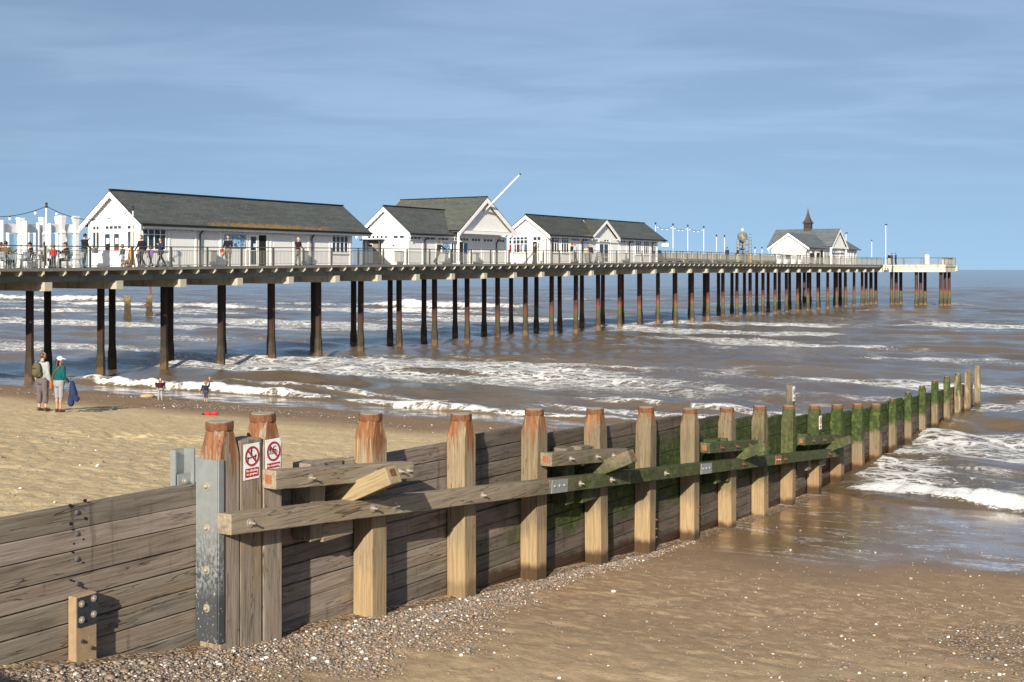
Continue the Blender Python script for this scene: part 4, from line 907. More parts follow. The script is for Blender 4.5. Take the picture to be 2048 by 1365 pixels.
slab('porch_door',h2,'l',0,G(737),G(746),.1,1.62,M_white,.012,.03); slab('red_fanlight',h2,'l',0,G(737.5),G(745.5),1.32,1.5,M_redp,.031,.035); slab('porch_barrier',h2,'l',0,G(747),G(763),.1,.85,M_rdark,.012,.02)
MB().box(-.55,.0,G(770),G(728),1.78,1.86).build('canopy',M_gut,h2); slab('porch_post',h2,'l',0,G(734)-.04,G(734)+.04,0,1.8,M_rdark,.3,.38); slab('porch_post',h2,'l',0,G(764)-.04,G(764)+.04,0,1.8,M_rdark,.3,.38)
slab('wall_sign',h2,'l',0,G(785),G(788.5),1.32,1.44,M_redp,.0,.02)
for y in (VW+.06,VB): pilaster(h2,'l',0,y,0,2.15)
for a,b_,n in ((819,840.5,3),(850,869,2),(875.5,896,3),(903,914,2),(919,936,3),(942,960,3),(966,984.5,3),(992,1008.5,3)): window(h2,'p',VW,A(a),A(b_),1.82,2.10,n,fr=.045)
for a in (817.5,845,872,899,940,963,988,1011): pilaster(h2,'p',VW,A(a),0,2.15)
for a,b_ in ((819,842),(850,870),(945,961),(966,986),(992,1009)): slab('shutter_panel',h2,'p',VW,A(a),A(b_),.08,1.72,M_wall,.002,.02)
mb=slab('map_board',h2,'p',VW,A(884),A(898),1.0,1.66,M_map,.03,.06); slab('board_frame',mb,'p',VW,A(882.5),A(899.5),.95,1.74,M_white,.002,.028)
window(h2,'p',VW,A(901),A(913),.04,1.72,2,(.5,),'door',.09); slab('doorway',h2,'p',VW,A(916.5),A(926),.02,1.74,M_dark,.002,.012,'open doorway under the porch'); slab('poster',h2,'p',VW,A(927.5),A(934.5),.85,1.66,M_blue,.002,.02)
for a in (846.5,990): downpipe(h2,A(a),VW,2.15,.3)

# --- third hut: long, with a small middle gable
u0=51.8; h3=mk('gabled_shop_hut','white shop hut with a long dark roof broken by one small pointed gable',u0); A=lambda px: fu(px,VW)-u0; bz=base(u0)
L3=A(1315.5); ZE=2.62; ZRG=4.30; OV=.42; ex=2.48; RX=A(1323)+.35
house_body(h3,0,L3,VW,VB,ZE,ZRG-.12)
ca=uz(1213,433,VW-.35)[0]-u0; cl_=uz(1183,470,VW-.35)[0]-u0; cr_=uz(1240,473,VW-.35)[0]-u0; cz=4.18; cy=VW-.40
roof_slab('roof',h3,(-.28,VW-OV,ex),(cl_+.15,VW-OV,ex),(ca-.3,VM,ZRG),(-.28,VM,ZRG),M_roof3); roof_slab('roof',h3,(cr_-.15,VW-OV,ex),(RX,VW-OV,ex),(RX,VM,ZRG),(ca+.3,VM,ZRG),M_roof)
roof_slab('roof',h3,(-.28,VB+OV,ex),(RX,VB+OV,ex),(RX,VM,ZRG),(-.28,VM,ZRG),M_roof)
roof_slab('gable_roof',h3,(cl_,cy,ex),(cl_+.05,VW+.3,ex+.02),(ca,VM+.1,cz),(ca,cy,cz),M_roof3); roof_slab('gable_roof',h3,(cr_,cy,ex),(cr_-.05,VW+.3,ex+.02),(ca,VM+.1,cz),(ca,cy,cz),M_roof)
MB().prism([(cl_+.2,VW-.06,ex-.1),(cr_-.2,VW-.06,ex-.1),(ca,VW-.06,cz-.2)],(0,.05,0)).build('gable_wall',M_wall,h3)
barge(h3,(ca,cy+.02,cz-.09),(cl_,cy+.02,ex-.06),(cr_,cy+.02,ex-.06),(0,-1,0),.24); barge(h3,(-.27,VM,ZRG-.10),(-.27,VW-OV,ex-.08),(-.27,VB+OV,ex-.08),(-1,0,0))
MB().beam((-.28,VM,ZRG+.03),(RX,VM,ZRG+.03),.2,.06).build('ridge_tile',M_gut,h3)
gutter(h3,(-.4,VW-OV-.05,ex-.05),(cl_+.1,VW-OV-.05,ex-.05)); gutter(h3,(cr_-.1,VW-OV-.05,ex-.05),(RX,VW-OV-.05,ex-.05)); slab('valance',h3,'p',VW-OV+.1,-.3,RX-.1,ex-.24,ex-.1,M_trim,0,.03)
G=lambda px: vz(px,500,u0)[0]
window(h3,'l',0,G(1018),G(1056),.92,2.36,5,(.55,.8)); d_=window(h3,'l',0,G(1066),G(1083),1.95,2.36,2,name='window')
slab('doorway',h3,'l',0,G(1066),G(1074),.02,1.9,M_dark,.002,.012,'open doorway in the landward gable'); window(h3,'l',0,G(1075),G(1080),.05,1.9,1,(.5,),'door',.08)
for k in range(6): slab('hanging_goods',h3,'l',0,G(1020+6*k),G(1023+6*k),1.0,1.6+.1*(k%2),(M_redp,M_note,M_blue)[k%3],.024,.03)
for a,n in ((1103,3),(1122,3)): window(h3,'p',VW,A(a),A(a+15),.95,2.36,3,(.6,.82))
for a,b_,n in ((1142,1157,3),(1163,1175,2),(1240,1250,3),(1257.5,1266.5,2)): window(h3,'p',VW,A(a),A(b_),2.02,2.36,n,fr=.045)
window(h3,'p',VW,A(1197),A(1217.5),.05,2.0,2,(.3,),'door',.16); window(h3,'p',VW,A(1197),A(1217.5),2.06,2.36,4,fr=.045)
slab('name_board',h3,'p',VW,A(1197.5),A(1207),2.08,2.34,M_note,.05,.08); mb=slab('map_board',h3,'p',VW,A(1163),A(1178),1.15,1.92,M_map,.03,.06)
for a in (1270.5,1286.5): window(h3,'p',VW,A(a),A(a+11),.95,2.36,3,(.6,.82))
window(h3,'p',VW,A(1303.5),A(1311.5),.95,2.36,2,(.6,.82))
for a in (1091,1099,1119,1140,1160,1181,1194,1221,1237,1253,1268,1283,1300,1314): pilaster(h3,'p',VW,A(a),0,2.36)
for a,b_ in ((1142,1157),(1224,1236),(1240,1251),(1256,1267)): slab('shutter_panel',h3,'p',VW,A(a),A(b_),.08,1.92,M_wall,.002,.02)
for a in (1101,1162,1256,1302): downpipe(h3,A(a),VW,ex-.1,.3)
slab('hanging_sign',h3,'l',L3+.5,VW-1.0,VW-.25,1.82,2.14,M_note,0,.05)

# --- the pavilion near the head
u0=121.4; h4=mk('spired_pavilion','white pavilion near the pier head with grey slate roofs and a brown copper spire',u0); bz=base(u0); A=lambda px,v=VW: fu(px,v)-u0
wv0,wv1=2.0,7.0; wm=4.5; wz=4.35; wex=2.25
pv=1.2; pa,pz=uz(1681,457.5,pv); pl,plz=uz(1664.6,493,pv); pr,prz=uz(1697,495,pv); pa-=u0; pl-=u0; pr-=u0; pz-=bz; plz=(plz+prz)/2-bz
pl=pa-3.9; pr=pa+3.9; pb=vz(1552,458,u0+pa)[0]; LW=A(1712)
house_body(h4,0,LW,wv0,wv1,2.3,2.4); house_body(h4,0,.3,wv0,wv1,2.2,wz-.15,'x','gable_wall'); house_body(h4,pl+.5,pr-.5,wv0+.1,pb-.5,2.2,pz-.15,'y','hall_wall')
MB().prism([(pl+.3,pv+.3,plz),(pr-.3,pv+.3,plz),(pa,pv+.3,pz-.2)],(0,.1,0)).build('gable_wall',M_wall,h4)
roof_slab('roof',h4,(pl,pb,plz),(pl,pv,plz),(pa,pv,pz),(pa,pb,pz),M_roof4); roof_slab('roof',h4,(pr,pv,plz),(pr,pb,plz),(pa,pb,pz),(pa,pv,pz),M_roof4)
xi=pl+(wz-plz)/(pz-plz)*(pa-pl)+.2; x2=2*pa-xi; RX=A(1722,1.6)
for y in (wv0-.45,wv1+.45):
    roof_slab('wing_roof',h4,(-.3,y,wex),(pl+.3,y,wex),(xi,wm,wz),(-.3,wm,wz),M_roof4); roof_slab('wing_roof',h4,(pr-.3,y,wex),(RX,y,wex),(RX-1.8,wm,wz),(x2,wm,wz),M_roof4)
roof_slab('wing_roof',h4,(RX,wv0-.45,wex),(RX,wv1+.45,wex),(RX-1.8,wm,wz),(RX-1.8,wm-.01,wz),M_roof4)
barge(h4,(-.29,wm,wz-.1),(-.29,wv0-.45,wex-.08),(-.29,wv1+.45,wex-.08),(-1,0,0)); barge(h4,(pa,pv+.02,pz-.1),(pl,pv+.02,plz-.08),(pr,pv+.02,plz-.08),(0,-1,0))
slab('tie_board',h4,'p',pv+.12,pl+.1,pr-.1,plz-.26,plz-.02,M_trim,0,.06)
sy=vz(1616,458,u0+pa)[0]; q_=.50
tw=MB().box(pa-q_,pa+q_,sy-q_,sy+q_,pz-.45,pz+.86).build('spire_base',M_tcop,h4)
MB().lathe([(.92,pz+.82),(.94,pz+.90),(.70,pz+1.12),(.49,pz+1.45),(.33,pz+1.85),(.18,pz+2.3),(.07,pz+2.75),(.015,pz+3.25)],(pa,sy,0),4).build('spire',M_tcop,h4)
for k in range(3): MB().box(pa-q_-.02,pa-q_-.001,sy-.4,sy+.4,pz+.15+.22*k,pz+.28+.22*k).build('louvre',M_gut,tw)
G=lambda px: vz(px,500,u0)[0]
window(h4,'l',0,G(1561),G(1586.5),.55,1.30,1,lab='wide dark serving window'); window(h4,'l',0,G(1594),G(1603),.5,1.35,2,(.5,))
for k in range(6): window(h4,'l',0,G(1561+4.5*k),G(1561+4.5*k+3.2),1.70,1.95,1,fr=.05)
for k in range(3): window(h4,'l',0,G(1593.5+4.2*k),G(1593.5+4.2*k+3),1.70,1.95,1,fr=.05)
for a in (1614,1622.5,1632): pilaster(h4,'p',wv0,A(a,wv0),0,2.2,.3)
window(h4,'p',wv0,A(1616.5,wv0),A(1621,wv0),.9,1.95,2,(.6,))
slab('doorway',h4,'p',wv0,A(1641,wv0),A(1645.5,wv0),.05,1.95,M_dark,.002,.02); window(h4,'p',wv0,A(1647,wv0),A(1658,wv0),.3,1.95,4)
for x in (pl+.3,pr-.3): MB().cyl((x,pv+.3,0),(x,pv+.3,plz-.1),.16,n=8).build('porch_post',M_white,h4)
for a in (1679,1686,1694,1701,1708): pilaster(h4,'p',wv0,A(a,wv0),0,2.2,.35)
for a in (1681,1696): window(h4,'p',wv0,A(a,wv0),A(a+4,wv0),.7,1.95,2,(.6,))
for a in (1611,1624,1666,1707): downpipe(h4,A(a,wv0),wv0,2.1,.4)
# ------------------------------------------------------------------ things standing on the pier
M_alu=plain('brushed_aluminium',(.62,.63,.64),.35,.6,.08,10); M_orange=plain('caution_orange',(.62,.26,.02),.5,0,.1,6); M_wood=plain('bench_timber',(.40,.36,.29),.8,0,.2,3); M_pole=plain('pole_white',(.66,.68,.68),.4,.1,.06,3)
def on_deck(u,v): return pw(u,v,deck(min(u,UE)))
def light_pole(px,v,ytop,label,group,r=.05,arm=False):
    u=fu(px,v); zt=uz(px,ytop,v)[1]; z0=deck(min(u,UE)); h=zt-z0
    p=thing('light_pole',label,'pole',pw(u,v,z0),PANG,group)
    MB().cyl((0,0,0),(0,0,h-.12),r*1.1,r*.9,8).cyl((0,0,0),(0,0,.12),r*2.2,n=8).build('pole',M_pole,p)
    if arm: MB().obox((.25,0,h-.05),(.62,.26,.13),(0,R(-8),0)).build('lamp_head',M_lampblk,p)
    else: MB().ball((0,0,h),(.11 if v>2 else .07,)*3,8).cyl((0,0,h-.2),(0,0,h-.08),.06,n=8).build('lamp_head',M_lampblk,p)
    return Vector((u,v,zt-.12))
def lights(p0,p1,sag,nb,label):
    s=thing('string_lights',label,'fairy lights',pw(p0.x,p0.y,p0.z),PANG,'strings of bulbs between poles'); L=p1-p0; pts=[]
    for i in range(17): t_=i/16; pts.append(L*t_+Vector((0,0,-sag*4*t_*(1-t_))))
    b=MB()
    for a,c in zip(pts,pts[1:]): b.cyl(a,c,.016,n=5)
    b.build('cable',M_lampblk,s)
    for k in range(nb):
        t_=(k+.55)/nb; q_=L*t_+Vector((0,0,-sag*4*t_*(1-t_)))
        bl=MB().ball((0,0,-.13),(.065,.065,.085),8).build('bulb',M_bulb,s,q_); MB().cyl((0,0,0),(0,0,-.07),.035,n=6).build('socket',M_lampblk,bl)
pA=light_pole(93,.14,408,'tall pale light pole at the front rail beside the cafe tables','string light poles'); pB=light_pole(266,.14,414,'thin light pole at the front rail before the long hut gable','string light poles',.035)
lights(Vector((pA.x-5.6,.14,pA.z-.15)),pA,.55,4,'string of bulbs leaving the left edge above the cafe tables'); lights(pA,pB,.62,5,'string of bulbs between the cafe pole and the gable pole')
pp=[light_pole(px,8.25,yt,lb,'string light poles',.042) for px,yt,lb in ((1311,447,'light pole rising behind the roof end of the shop hut'),(1346,449,'first free standing light pole after the shop hut'),(1375.5,451.5,'middle light pole beyond the shop hut'),(1407.5,454,'last light pole carrying bulbs beyond the shop hut'))]
for k,(a,b_) in enumerate(zip(pp,pp[1:])): lights(a,b_,.45,4,'string of bulbs, '+('nearest the shop hut roof','second span out from the shop hut','farthest span from the shop hut')[k])
for px,yt,lb in ((1433,471,'shorter dark topped lamp pole, left of a pair before the water clock'),(1449,472,'shorter dark topped lamp pole, right of a pair before the water clock')): light_pole(px,8.25,yt,lb,'dark topped lamp poles',.042)
for px,lb in ((1510,'low lamp right of the yellow cone, nearest the water clock'),(1524,'low lamp midway between water clock and pavilion'),(1538,'low lamp beside the pavilion eaves')): light_pole(px,8.25,495.5,lb,'low lamps before the pavilion',.05)
light_pole(1771.5,-1.5,449,'tallest lamp pole on the concrete pier head with a flat dark lamp',None,.05,True); light_pole(1743.5,7.5,481,'white lamp pole behind the rail near the pier head',None,.055); light_pole(1692,7.5,466,'white pole with lamp behind the pavilion roof',None,.055,True)

def bench(u0,u1,label):
    b=thing('windbreak_bench',label,'bench',on_deck((u0+u1)/2,4.2),PANG,'glazed windbreak benches along the deck'); L=(u1-u0)/2-.1
    MB().box(-L,L,-.07,.07,.10,1.02).build('back_panel',M_wood,b)
    for y in (-.62,.12): MB().box(-L,L,y,y+.5,.42,.48).build('seat',M_wood,b)
    MB().box(-L,L,-.015,.015,1.03,1.52).build('glass_screen',M_screen,b); 
    for x in (-L,-L/3,L/3,L): MB().box(x-.16,x+.16,-.16,.16,0,1.30).build('end_post',plain('post_bluegrey',(.20,.25,.30),.7),b); MB().box(x+.2,x+.46,-.2,.2,0,1.1).build('side_panel',plain('pale_pine',(.52,.43,.33),.8),b)
for k,lb in enumerate(('windbreak bench with teal glass next to the end of the shop hut','second windbreak bench from the shop hut','windbreak bench in front of the paired lamp poles','windbreak bench beneath the water clock','windbreak bench nearest the pavilion')): bench(76.5+8.2*k,84.2+8.2*k,lb)
# water clock sculpture
u=fu(1485,4.0); wc_=thing('water_clock','dark metal water clock tower with a round openwork head','sculpture',on_deck(u,4.0),PANG)
zt=uz(1485,460,4.0)[1]-deck(u); hc=zt-.85
t=NT('openwork_metal'); n_=t.noise(t.coord(),5,5,.7); M_open=t.set(Base__Color=t.ramp(n_,[(.42,(.012,.013,.011)),(.58,(.05,.052,.045)),(.70,(.35,.35,.32))]),Metallic=.2,Roughness=.5)
f_=MB()
for x,y in ((-.55,-.55),(.55,-.55),(.55,.55),(-.55,.55)): f_.cyl((x,y,0),(x,y,hc-.4),.06,n=6)
for z in (.7,1.5,2.3,3.0): 
    for a,b_ in (((-.55,-.55),(.55,-.55)),((.55,-.55),(.55,.55)),((.55,.55),(-.55,.55)),((-.55,.55),(-.55,-.55))): f_.cyl((*a,z),(*b_,z),.04,n=5)
f_.build('frame',M_rail,wc_); MB().box(-.45,.45,-.45,.45,0,1.1).build('plinth',M_rdark,wc_)
q_=Euler((R(90),0,R(-69))).to_matrix()
MB().lathe([(.50,-.10),(.60,-.07),(.62,.07),(.50,.10)],(0,0,hc),18,rot=q_).build('round_head',M_open,wc_)
h_=MB(); dirx=Vector((math.cos(R(-69)),math.sin(R(-69)),0))
for k in range(8):
    a=math.pi*k/8; d_=dirx*math.cos(a)+Vector((0,0,1))*math.sin(a); c_=Vector((-.11,-.045,hc)); h_.cyl(c_-d_*.58,c_+d_*.58,.028,n=5)
h_.build('spokes',M_rail,wc_); MB().ball((0,0,zt-.02),(.17,.17,.2),8).build('finial',M_white,wc_)
for z in (1.6,2.5): MB().lathe([(.05,0),(.42,.15),(.40,.32),(.05,.35)],(0,0,z),10).build('bucket',M_open,wc_)
MB().cyl((0,0,1.0),(0,0,hc-.7),.10,n=8).build('drive_shaft',M_open,wc_)
for x in (-.1,.5): pass
l_=MB(); 
for y in (-.70,-1.05): l_.cyl((.3,y,0),(.3,y,hc-.2),.035,n=5)
for k in range(9): l_.cyl((.3,-.70,.4+.4*k),(.3,-1.05,.4+.4*k),.025,n=5)
l_.build('ladder',M_rdark,wc_)
def cone(px,v,label,h=1.15,cat='caution sign'):
    c=thing('caution_cone',label,cat,on_deck(fu(px,v),v),PANG,'orange caution markers on the deck')
    MB().lathe([(.27,0),(.27,.05)],n=4).build('base',M_orange,c); MB().lathe([(.22,.05),(.17,h*.5),(.08,h-.05),(.03,h)],n=4).build('body',M_orange,c)
cone(262.5,.85,'tall orange caution cone beside the dog and the plaid child'); cone(1502,.6,'yellow orange caution cone on the far deck beside the water clock')
def bin_(px,v,zb,label,wd=.42,h=.62):
    b=thing('litter_bin',label,'bin',pw(fu(px,v),v,deck(fu(px,v))+zb),PANG,'grey litter bins along the huts')
    MB().prism([(-wd/2,-.20,0),(wd/2,-.20,0),(wd/2+.04,-.26,h),(-wd/2-.04,-.26,h)],(0,.36,0)).build('body',M_bin,b,bevel=.02); MB().box(-wd/2-.05,wd/2+.05,-.28,.12,h,h+.06).build('lid',M_rdark,b)
bin_(422,1.8,.25,'grey litter bin left of the map board on the long hut'); bin_(606,1.8,.25,'grey bin by the long hut behind the leaning old man'); bin_(888,1.8,.18,'grey bin below the blue map board of the cross gabled hut'); bin_(950,1.8,.18,'grey bin right of the porch post of the cross gabled hut'); bin_(1248,1.8,.25,'grey bin against the shop hut front')
b=thing('litter_bin','grey bin on the bright landward end wall of the cross gabled hut','bin',pw(31.4,vz(798,519,31.4)[0],deck(31.4)+.2),PANG,'grey litter bins along the huts'); MB().box(-.2,.2,-.26,.26,0,.72).build('body',M_bin,b,bevel=.02); MB().box(-.22,.22,-.28,.28,.72,.78).build('lid',M_rdark,b)
ab=thing('menu_board','weathered folding menu board standing open outside the shop hut','sign',on_deck(fu(1197,1.3),1.3),PANG)
for s_ in (-1,1):
    p=MB().obox((0,0,.52),(.62,.04,1.05),(R(12*s_),0,0)).build('panel',plain('slate_board',(.30,.29,.26),.8,0,.3,9),ab,(0,.13*s_,0))
    for k in range(4): MB().obox((0,-.03*1,.25+.2*k),(.44,.012,.07),(R(12*s_),0,0)).build('written_line',M_note,ab,(0,.13*s_-.0-(.25+.2*k-.52)*math.tan(R(12))*s_,0)) if s_<0 else None
for px,lb in ((1560,'white box seat farthest left before the pavilion'),(1573,'white box seat below the dark serving window'),(1589,'white box seat right of the serving window'),(1600,'white box seat nearest the pavilion corner')):
    b=thing('box_seat',lb,'seat',on_deck(fu(px,1.2),1.2),PANG,'white box seats before the pavilion'); MB().box(-.45,.45,-.3,.3,0,.55).build('base',M_white,b,bevel=.02); MB().box(-.47,.47,.22,.32,.55,1.05).build('back',M_white,b)
b=thing('white_bollard','white rounded bollard behind the rail on the pier head','bollard',pw(fu(1854,-6.5),-6.5,hz),PANG); MB().lathe([(.38,0),(.38,1.35),(.30,1.52),(.1,1.6)],n=12).build('body',M_white,b,smooth=False); MB().lathe([(.45,0),(.45,.12)],n=12).build('foot',M_conc,b)
b=thing('storage_crate','dark slatted crate at the seaward corner of the pier head','crate',pw(HE-2.0,HV+1.0,hz),PANG); MB().box(-1.2,1.2,-.5,.5,.0,.9).build('slats',M_wood,b); MB().box(-1.3,1.3,-.6,.6,.9,1.05).build('lid',M_rdark,b)

# cafe furniture
def cafe_chair(par):
    f=MB()
    for x,y in ((-.2,-.2),(.2,-.2),(-.22,.22),(.22,.22)): f.cyl((x,y,0),(x*.9,y*.85,.45),.016,n=6)
    for x in (-.21,.21): f.cyl((x*.95,-.2,.45),(x,-.27,.80),.016,n=6).cyl((x,-.25,.66),(x*1.15,.16,.66),.016,n=6).cyl((x*1.15,.16,.66),(x,.2,.45),.016,n=6)
    for a,b_ in (((-.18,-.17),(.18,-.17)),((.18,-.17),(.20,.19)),((.20,.19),(-.20,.19)),((-.20,.19),(-.18,-.17))): f.cyl((*a,.44),(*b_,.44),.016,n=5)
    for x in (-.2,.2): f.cyl((x*.9,-.17,.44),(x,-.205,.46),.018,n=5)
    f.build('frame',M_alu,par); MB().obox((0,0,.45),(.42,.42,.025),(R(3),0,0)).build('seat',M_alu,par)
    b=MB(); 
    for k in range(4): b.obox((0,-.235-.018*k,.55+.075*k),(.42,.015,.05),(R(-12),0,0))
    b.build('backrest',M_alu,par)
def chair(u,v,rz,label):
    c=thing('cafe_chair',label,'chair',on_deck(u,v),PANG+R(rz),'aluminium cafe chairs on the pier'); cafe_chair(c)
def table(u,v,label):
    c=thing('cafe_table',label,'table',on_deck(u,v),PANG,'cafe tables on the pier'); MB().lathe([(.38,.70),(.40,.715),(.40,.735)],n=16).build('table_top',M_white,c); MB().cyl((0,0,.03),(0,0,.70),.03,n=7).build('stem',M_alu,c)
    for k in range(4): a=k*math.pi/2+.4; MB().beam((0,0,.06),(.3*math.cos(a),.3*math.sin(a),.02),.04,.03).build('foot',M_alu,c)
UC=lambda px,v=1.0: fu(px,v)
table(UC(45),1.0,'white cafe table right of the man in the brown jacket'); table(UC(124),1.3,'white cafe table beside the red jacketed child')
chair(UC(11),.95,-90,'chair under the man in the brown jacket'); chair(UC(61),.9,90,'chair with a dark coat on its back, right of the first table'); chair(UC(33),.55,10,'empty chair pushed in at the near side of the first table')
chair(UC(88),1.25,-75,'chair under the man in the beige jacket'); chair(UC(136),1.1,90,'chair under the man in the dark cap'); chair(UC(155,.7),.7,75,'empty aluminium chair next to the standing photographer'); chair(UC(4),1.6,-60,'chair at the very left edge of the deck')
# white colonnade at the landward end
cl=thing('white_colonnade','white pillared screen with flared capitals and glass panels at the left end of the pier','pavilion',on_deck(0,5),PANG)
def lp(px,v): u=fu(px,v); return u,v
def pill(px,v,yt,w,flare):
    u,_=lp(px,v); z0=deck(u)-deck(0); h=uz(px,yt,v)[1]-deck(0)
    if flare: MB().lathe([(w*1.35,z0),(w*1.35,z0+.25),(w,z0+.3),(w,h-.95),(w*1.25,h-.93),(w*1.25,h-.88),(w*.80,h-.74),(w*1.12,h-.22),(w*1.32,h-.06),(w*1.32,h)],(u,v-5,0),4,rot=None).build('pillar',M_white,cl)
    else: MB().cyl((u,v-5,z0),(u,v-5,h),w*.82,n=12).ball((u,v-5,h),(w*.82,w*.82,.06),12).build('pillar',M_white,cl)
WF=.165; FL=((40.5,3.4,436),(85.5,3.4,435),(117,5.6,434),(124,3.4,432),(151.5,3.4,433)); PL=((3,3.2,443,.17),(50,3.0,444,.17),(76,3.3,448,.13),(99,3.3,449,.13),(16,6.2,451,.12),(57,6.2,451,.12),(70,6.2,451,.11),(134.5,6.2,450,.12))
for px,v,yt in FL: pill(px,v,yt,.165,True)
for px,v,yt,w in PL: pill(px,v,yt,w,False)
def arch(pa,va,pb_,vb):
    ua,ub=fu(pa,va),fu(pb_,vb); z=uz((pa+pb_)/2,466,(va+vb)/2)[1]-deck(0); d_=Vector((ub-ua,vb-va,0)); L=d_.length; ang=math.atan2(d_.y,d_.x)
    pts=[(0,0,0),(L,0,0),(L,0,.28)]+[(L/2+L*.42*math.cos(t_),0,.30+.17*math.sin(t_)) for t_ in [math.pi*i/8 for i in range(9)]]+[(0,0,.28)]
    MB().prism(pts,(0,.10,0)).build('arched_lintel',M_white,cl,(ua,va-5,z),ang)
    g_=MB().box(.12,L-.12,.03,.06,.35-z+0+.0,-.06).build('glass_panel',M_screen,cl,(ua,va-5,z),ang)
    MB().box(.12,L-.12,-.0,.09,-z+.0,-z+.36).build('base_panel',M_white,cl,(ua,va-5,z),ang)
for a in (((3,3.2),(40.5,3.4)),((50,3.0),(85.5,3.4)),((99,3.3),(124,3.4)),((16,6.2),(57,6.2)),((124,3.4),(151.5,3.4)),((117,5.6),(134.5,6.2))): arch(*a[0],*a[1])

# old stumps standing in the sea behind the pier, and a few bits on the sand
def gp(px,py):                                            # photo pixel -> point on the beach
    k=(px-CX)/F; d_=(HY-py)/F; Y=20.0
    for _ in range(60):
        u=(k*Y-GO.x)*GS+(Y-GO.y)*GC; v=-(k*Y-GO.x)*GC+(Y-GO.y)*GS; Y=.5*Y+.5*(float(ground_z(u,v))-ZC)/d_
    return Vector((k*Y,Y,ZC+d_*Y))
t=NT('old_sea_timber'); P_=t.sep(t.pos())[2]; n_=t.noise(t.coord(),3,5,.65); M_old=t.set(Base__Color=t.mix(t.ss(t.math('ADD',P_,t.math('MULTIPLY',n_,1.6)),2.2,3.4),t.ramp(n_,[(.35,(.022,.016,.010)),(.65,(.07,.05,.025))]),t.ramp(n_,[(.35,(.10,.07,.035)),(.65,(.26,.21,.11))])),Roughness=.85)
def stump(px,yb,yt,label,iron):
    Y=(0-ZC)/((HY-yb)/F); h=ZC+(HY-yt)/F*Y; s=thing('old_pile',label,'post',((px-CX)/F*Y,Y,0),.4,'old pile stumps in the sea')
    MB().box(-.33,.33,-.33,.33,-2,h).box(-.4,.4,-.4,.4,-2,.5).build('post',M_old,s,bevel=.05)
    if iron: MB().beam((.25,0,h-.1),(.05,.1,h+1.9),.26,.26).build('iron_bar',M_rust,s); MB().obox((-.3,0,h-1.2),(.5,.7,.25)).build('band',M_rust,s)
stump(255,639,591,'squared old timber stump in the surf behind the pier',False); stump(298.5,632,591,'old timber stump with a rusty bar rising from its top',True)
p=gp(421,830.5); rc_=thing('red_shoes','small crumpled red garment lying on the dry sand','clothing',p+Vector((0,0,.02)),0)
MB().ball((-.09,0,.03),(.13,.08,.055),10).ball((.12,.03,.035),(.12,.09,.06),10).build('cloth',plain('red_cloth',(.55,.02,.03),.8),rc_,smooth=True); MB().ball((-.22,.0,.02),(.07,.05,.035),8).build('dark_lining',plain('navy_cloth',(.02,.02,.04),.9),rc_,smooth=True)
p=gp(295,795.5); s=tag(MB().lathe([(.04,0),(.17,.03),(.20,.09),(.15,.15),(.03,.18)],n=9,sx=1.6).build('boulder',plain('sandstone_rock',(.36,.27,.16),.9,0,.3,9,.6),None,p-Vector((0,0,.02)),.3,smooth=True),'tan rock on the tide line left of the child in the red jacket','rock')
# ------------------------------------------------------------------ people
SKIN=plain('skin',(.50,.28,.19),.55,0,.08,6); SKIN2=plain('skin_tanned',(.42,.22,.14),.55,0,.08,6)
def fabric(nm,c,rough):
    if nm in _mats: return _mats[nm]
    t=NT(nm); o=t.coord(); n_=t.noise(o,26,4); f_=t.noise(t.scale(o,(1,1,.55)),9,4,.6,.8)
    _mats[nm]=t.set(Base__Color=t.mix(n_,tuple(q*.85 for q in c),tuple(q*1.12 for q in c)),Roughness=rough,Normal=t.bump(f_,.9,.045),Specular__IOR__Level=.2); return t.mat
def cloth(name,c,rough=.9): return fabric('cloth_'+name,c,rough)
def rotx(p,a,o): # pitch forward about a point (positive leans towards +y)
    y=p.y-o.y; z=p.z-o.z; return Vector((p.x,o.y+y*math.cos(a)+z*math.sin(a),o.z+z*math.cos(a)-y*math.sin(a)))
def remeshed(name,mb,vox,mats,par,extra=None,smooth_it=3):
    me=mb.mesh(name,mats,True,True); ob=bpy.data.objects.new('tmp',me); col.objects.link(ob)
    m=ob.modifiers.new('r','REMESH'); m.mode='VOXEL'; m.voxel_size=vox; m.use_smooth_shade=True
    s_=ob.modifiers.new('s','SMOOTH'); s_.factor=.5; s_.iterations=smooth_it
    dg=bpy.context.evaluated_depsgraph_get(); out=bpy.data.meshes.new_from_object(ob.evaluated_get(dg)); bpy.data.objects.remove(ob); bpy.data.meshes.remove(me)
    if extra and extra.v:
        e=extra.mesh('x',mats,True); bm=bmesh.new(); bm.from_mesh(out); bm.from_mesh(e); bm.to_mesh(out); bm.free(); bpy.data.meshes.remove(e)
    out.name=name
    while len(out.materials)<len(mats): out.materials.append(mats[len(out.materials)])
    return put(name,out,par)
def limb(b,p0,p1,r0,r1,n=10): b.cyl(p0,p1,r0,r1,n); b.ball(p0,r0,n); b.ball(p1,r1,n)
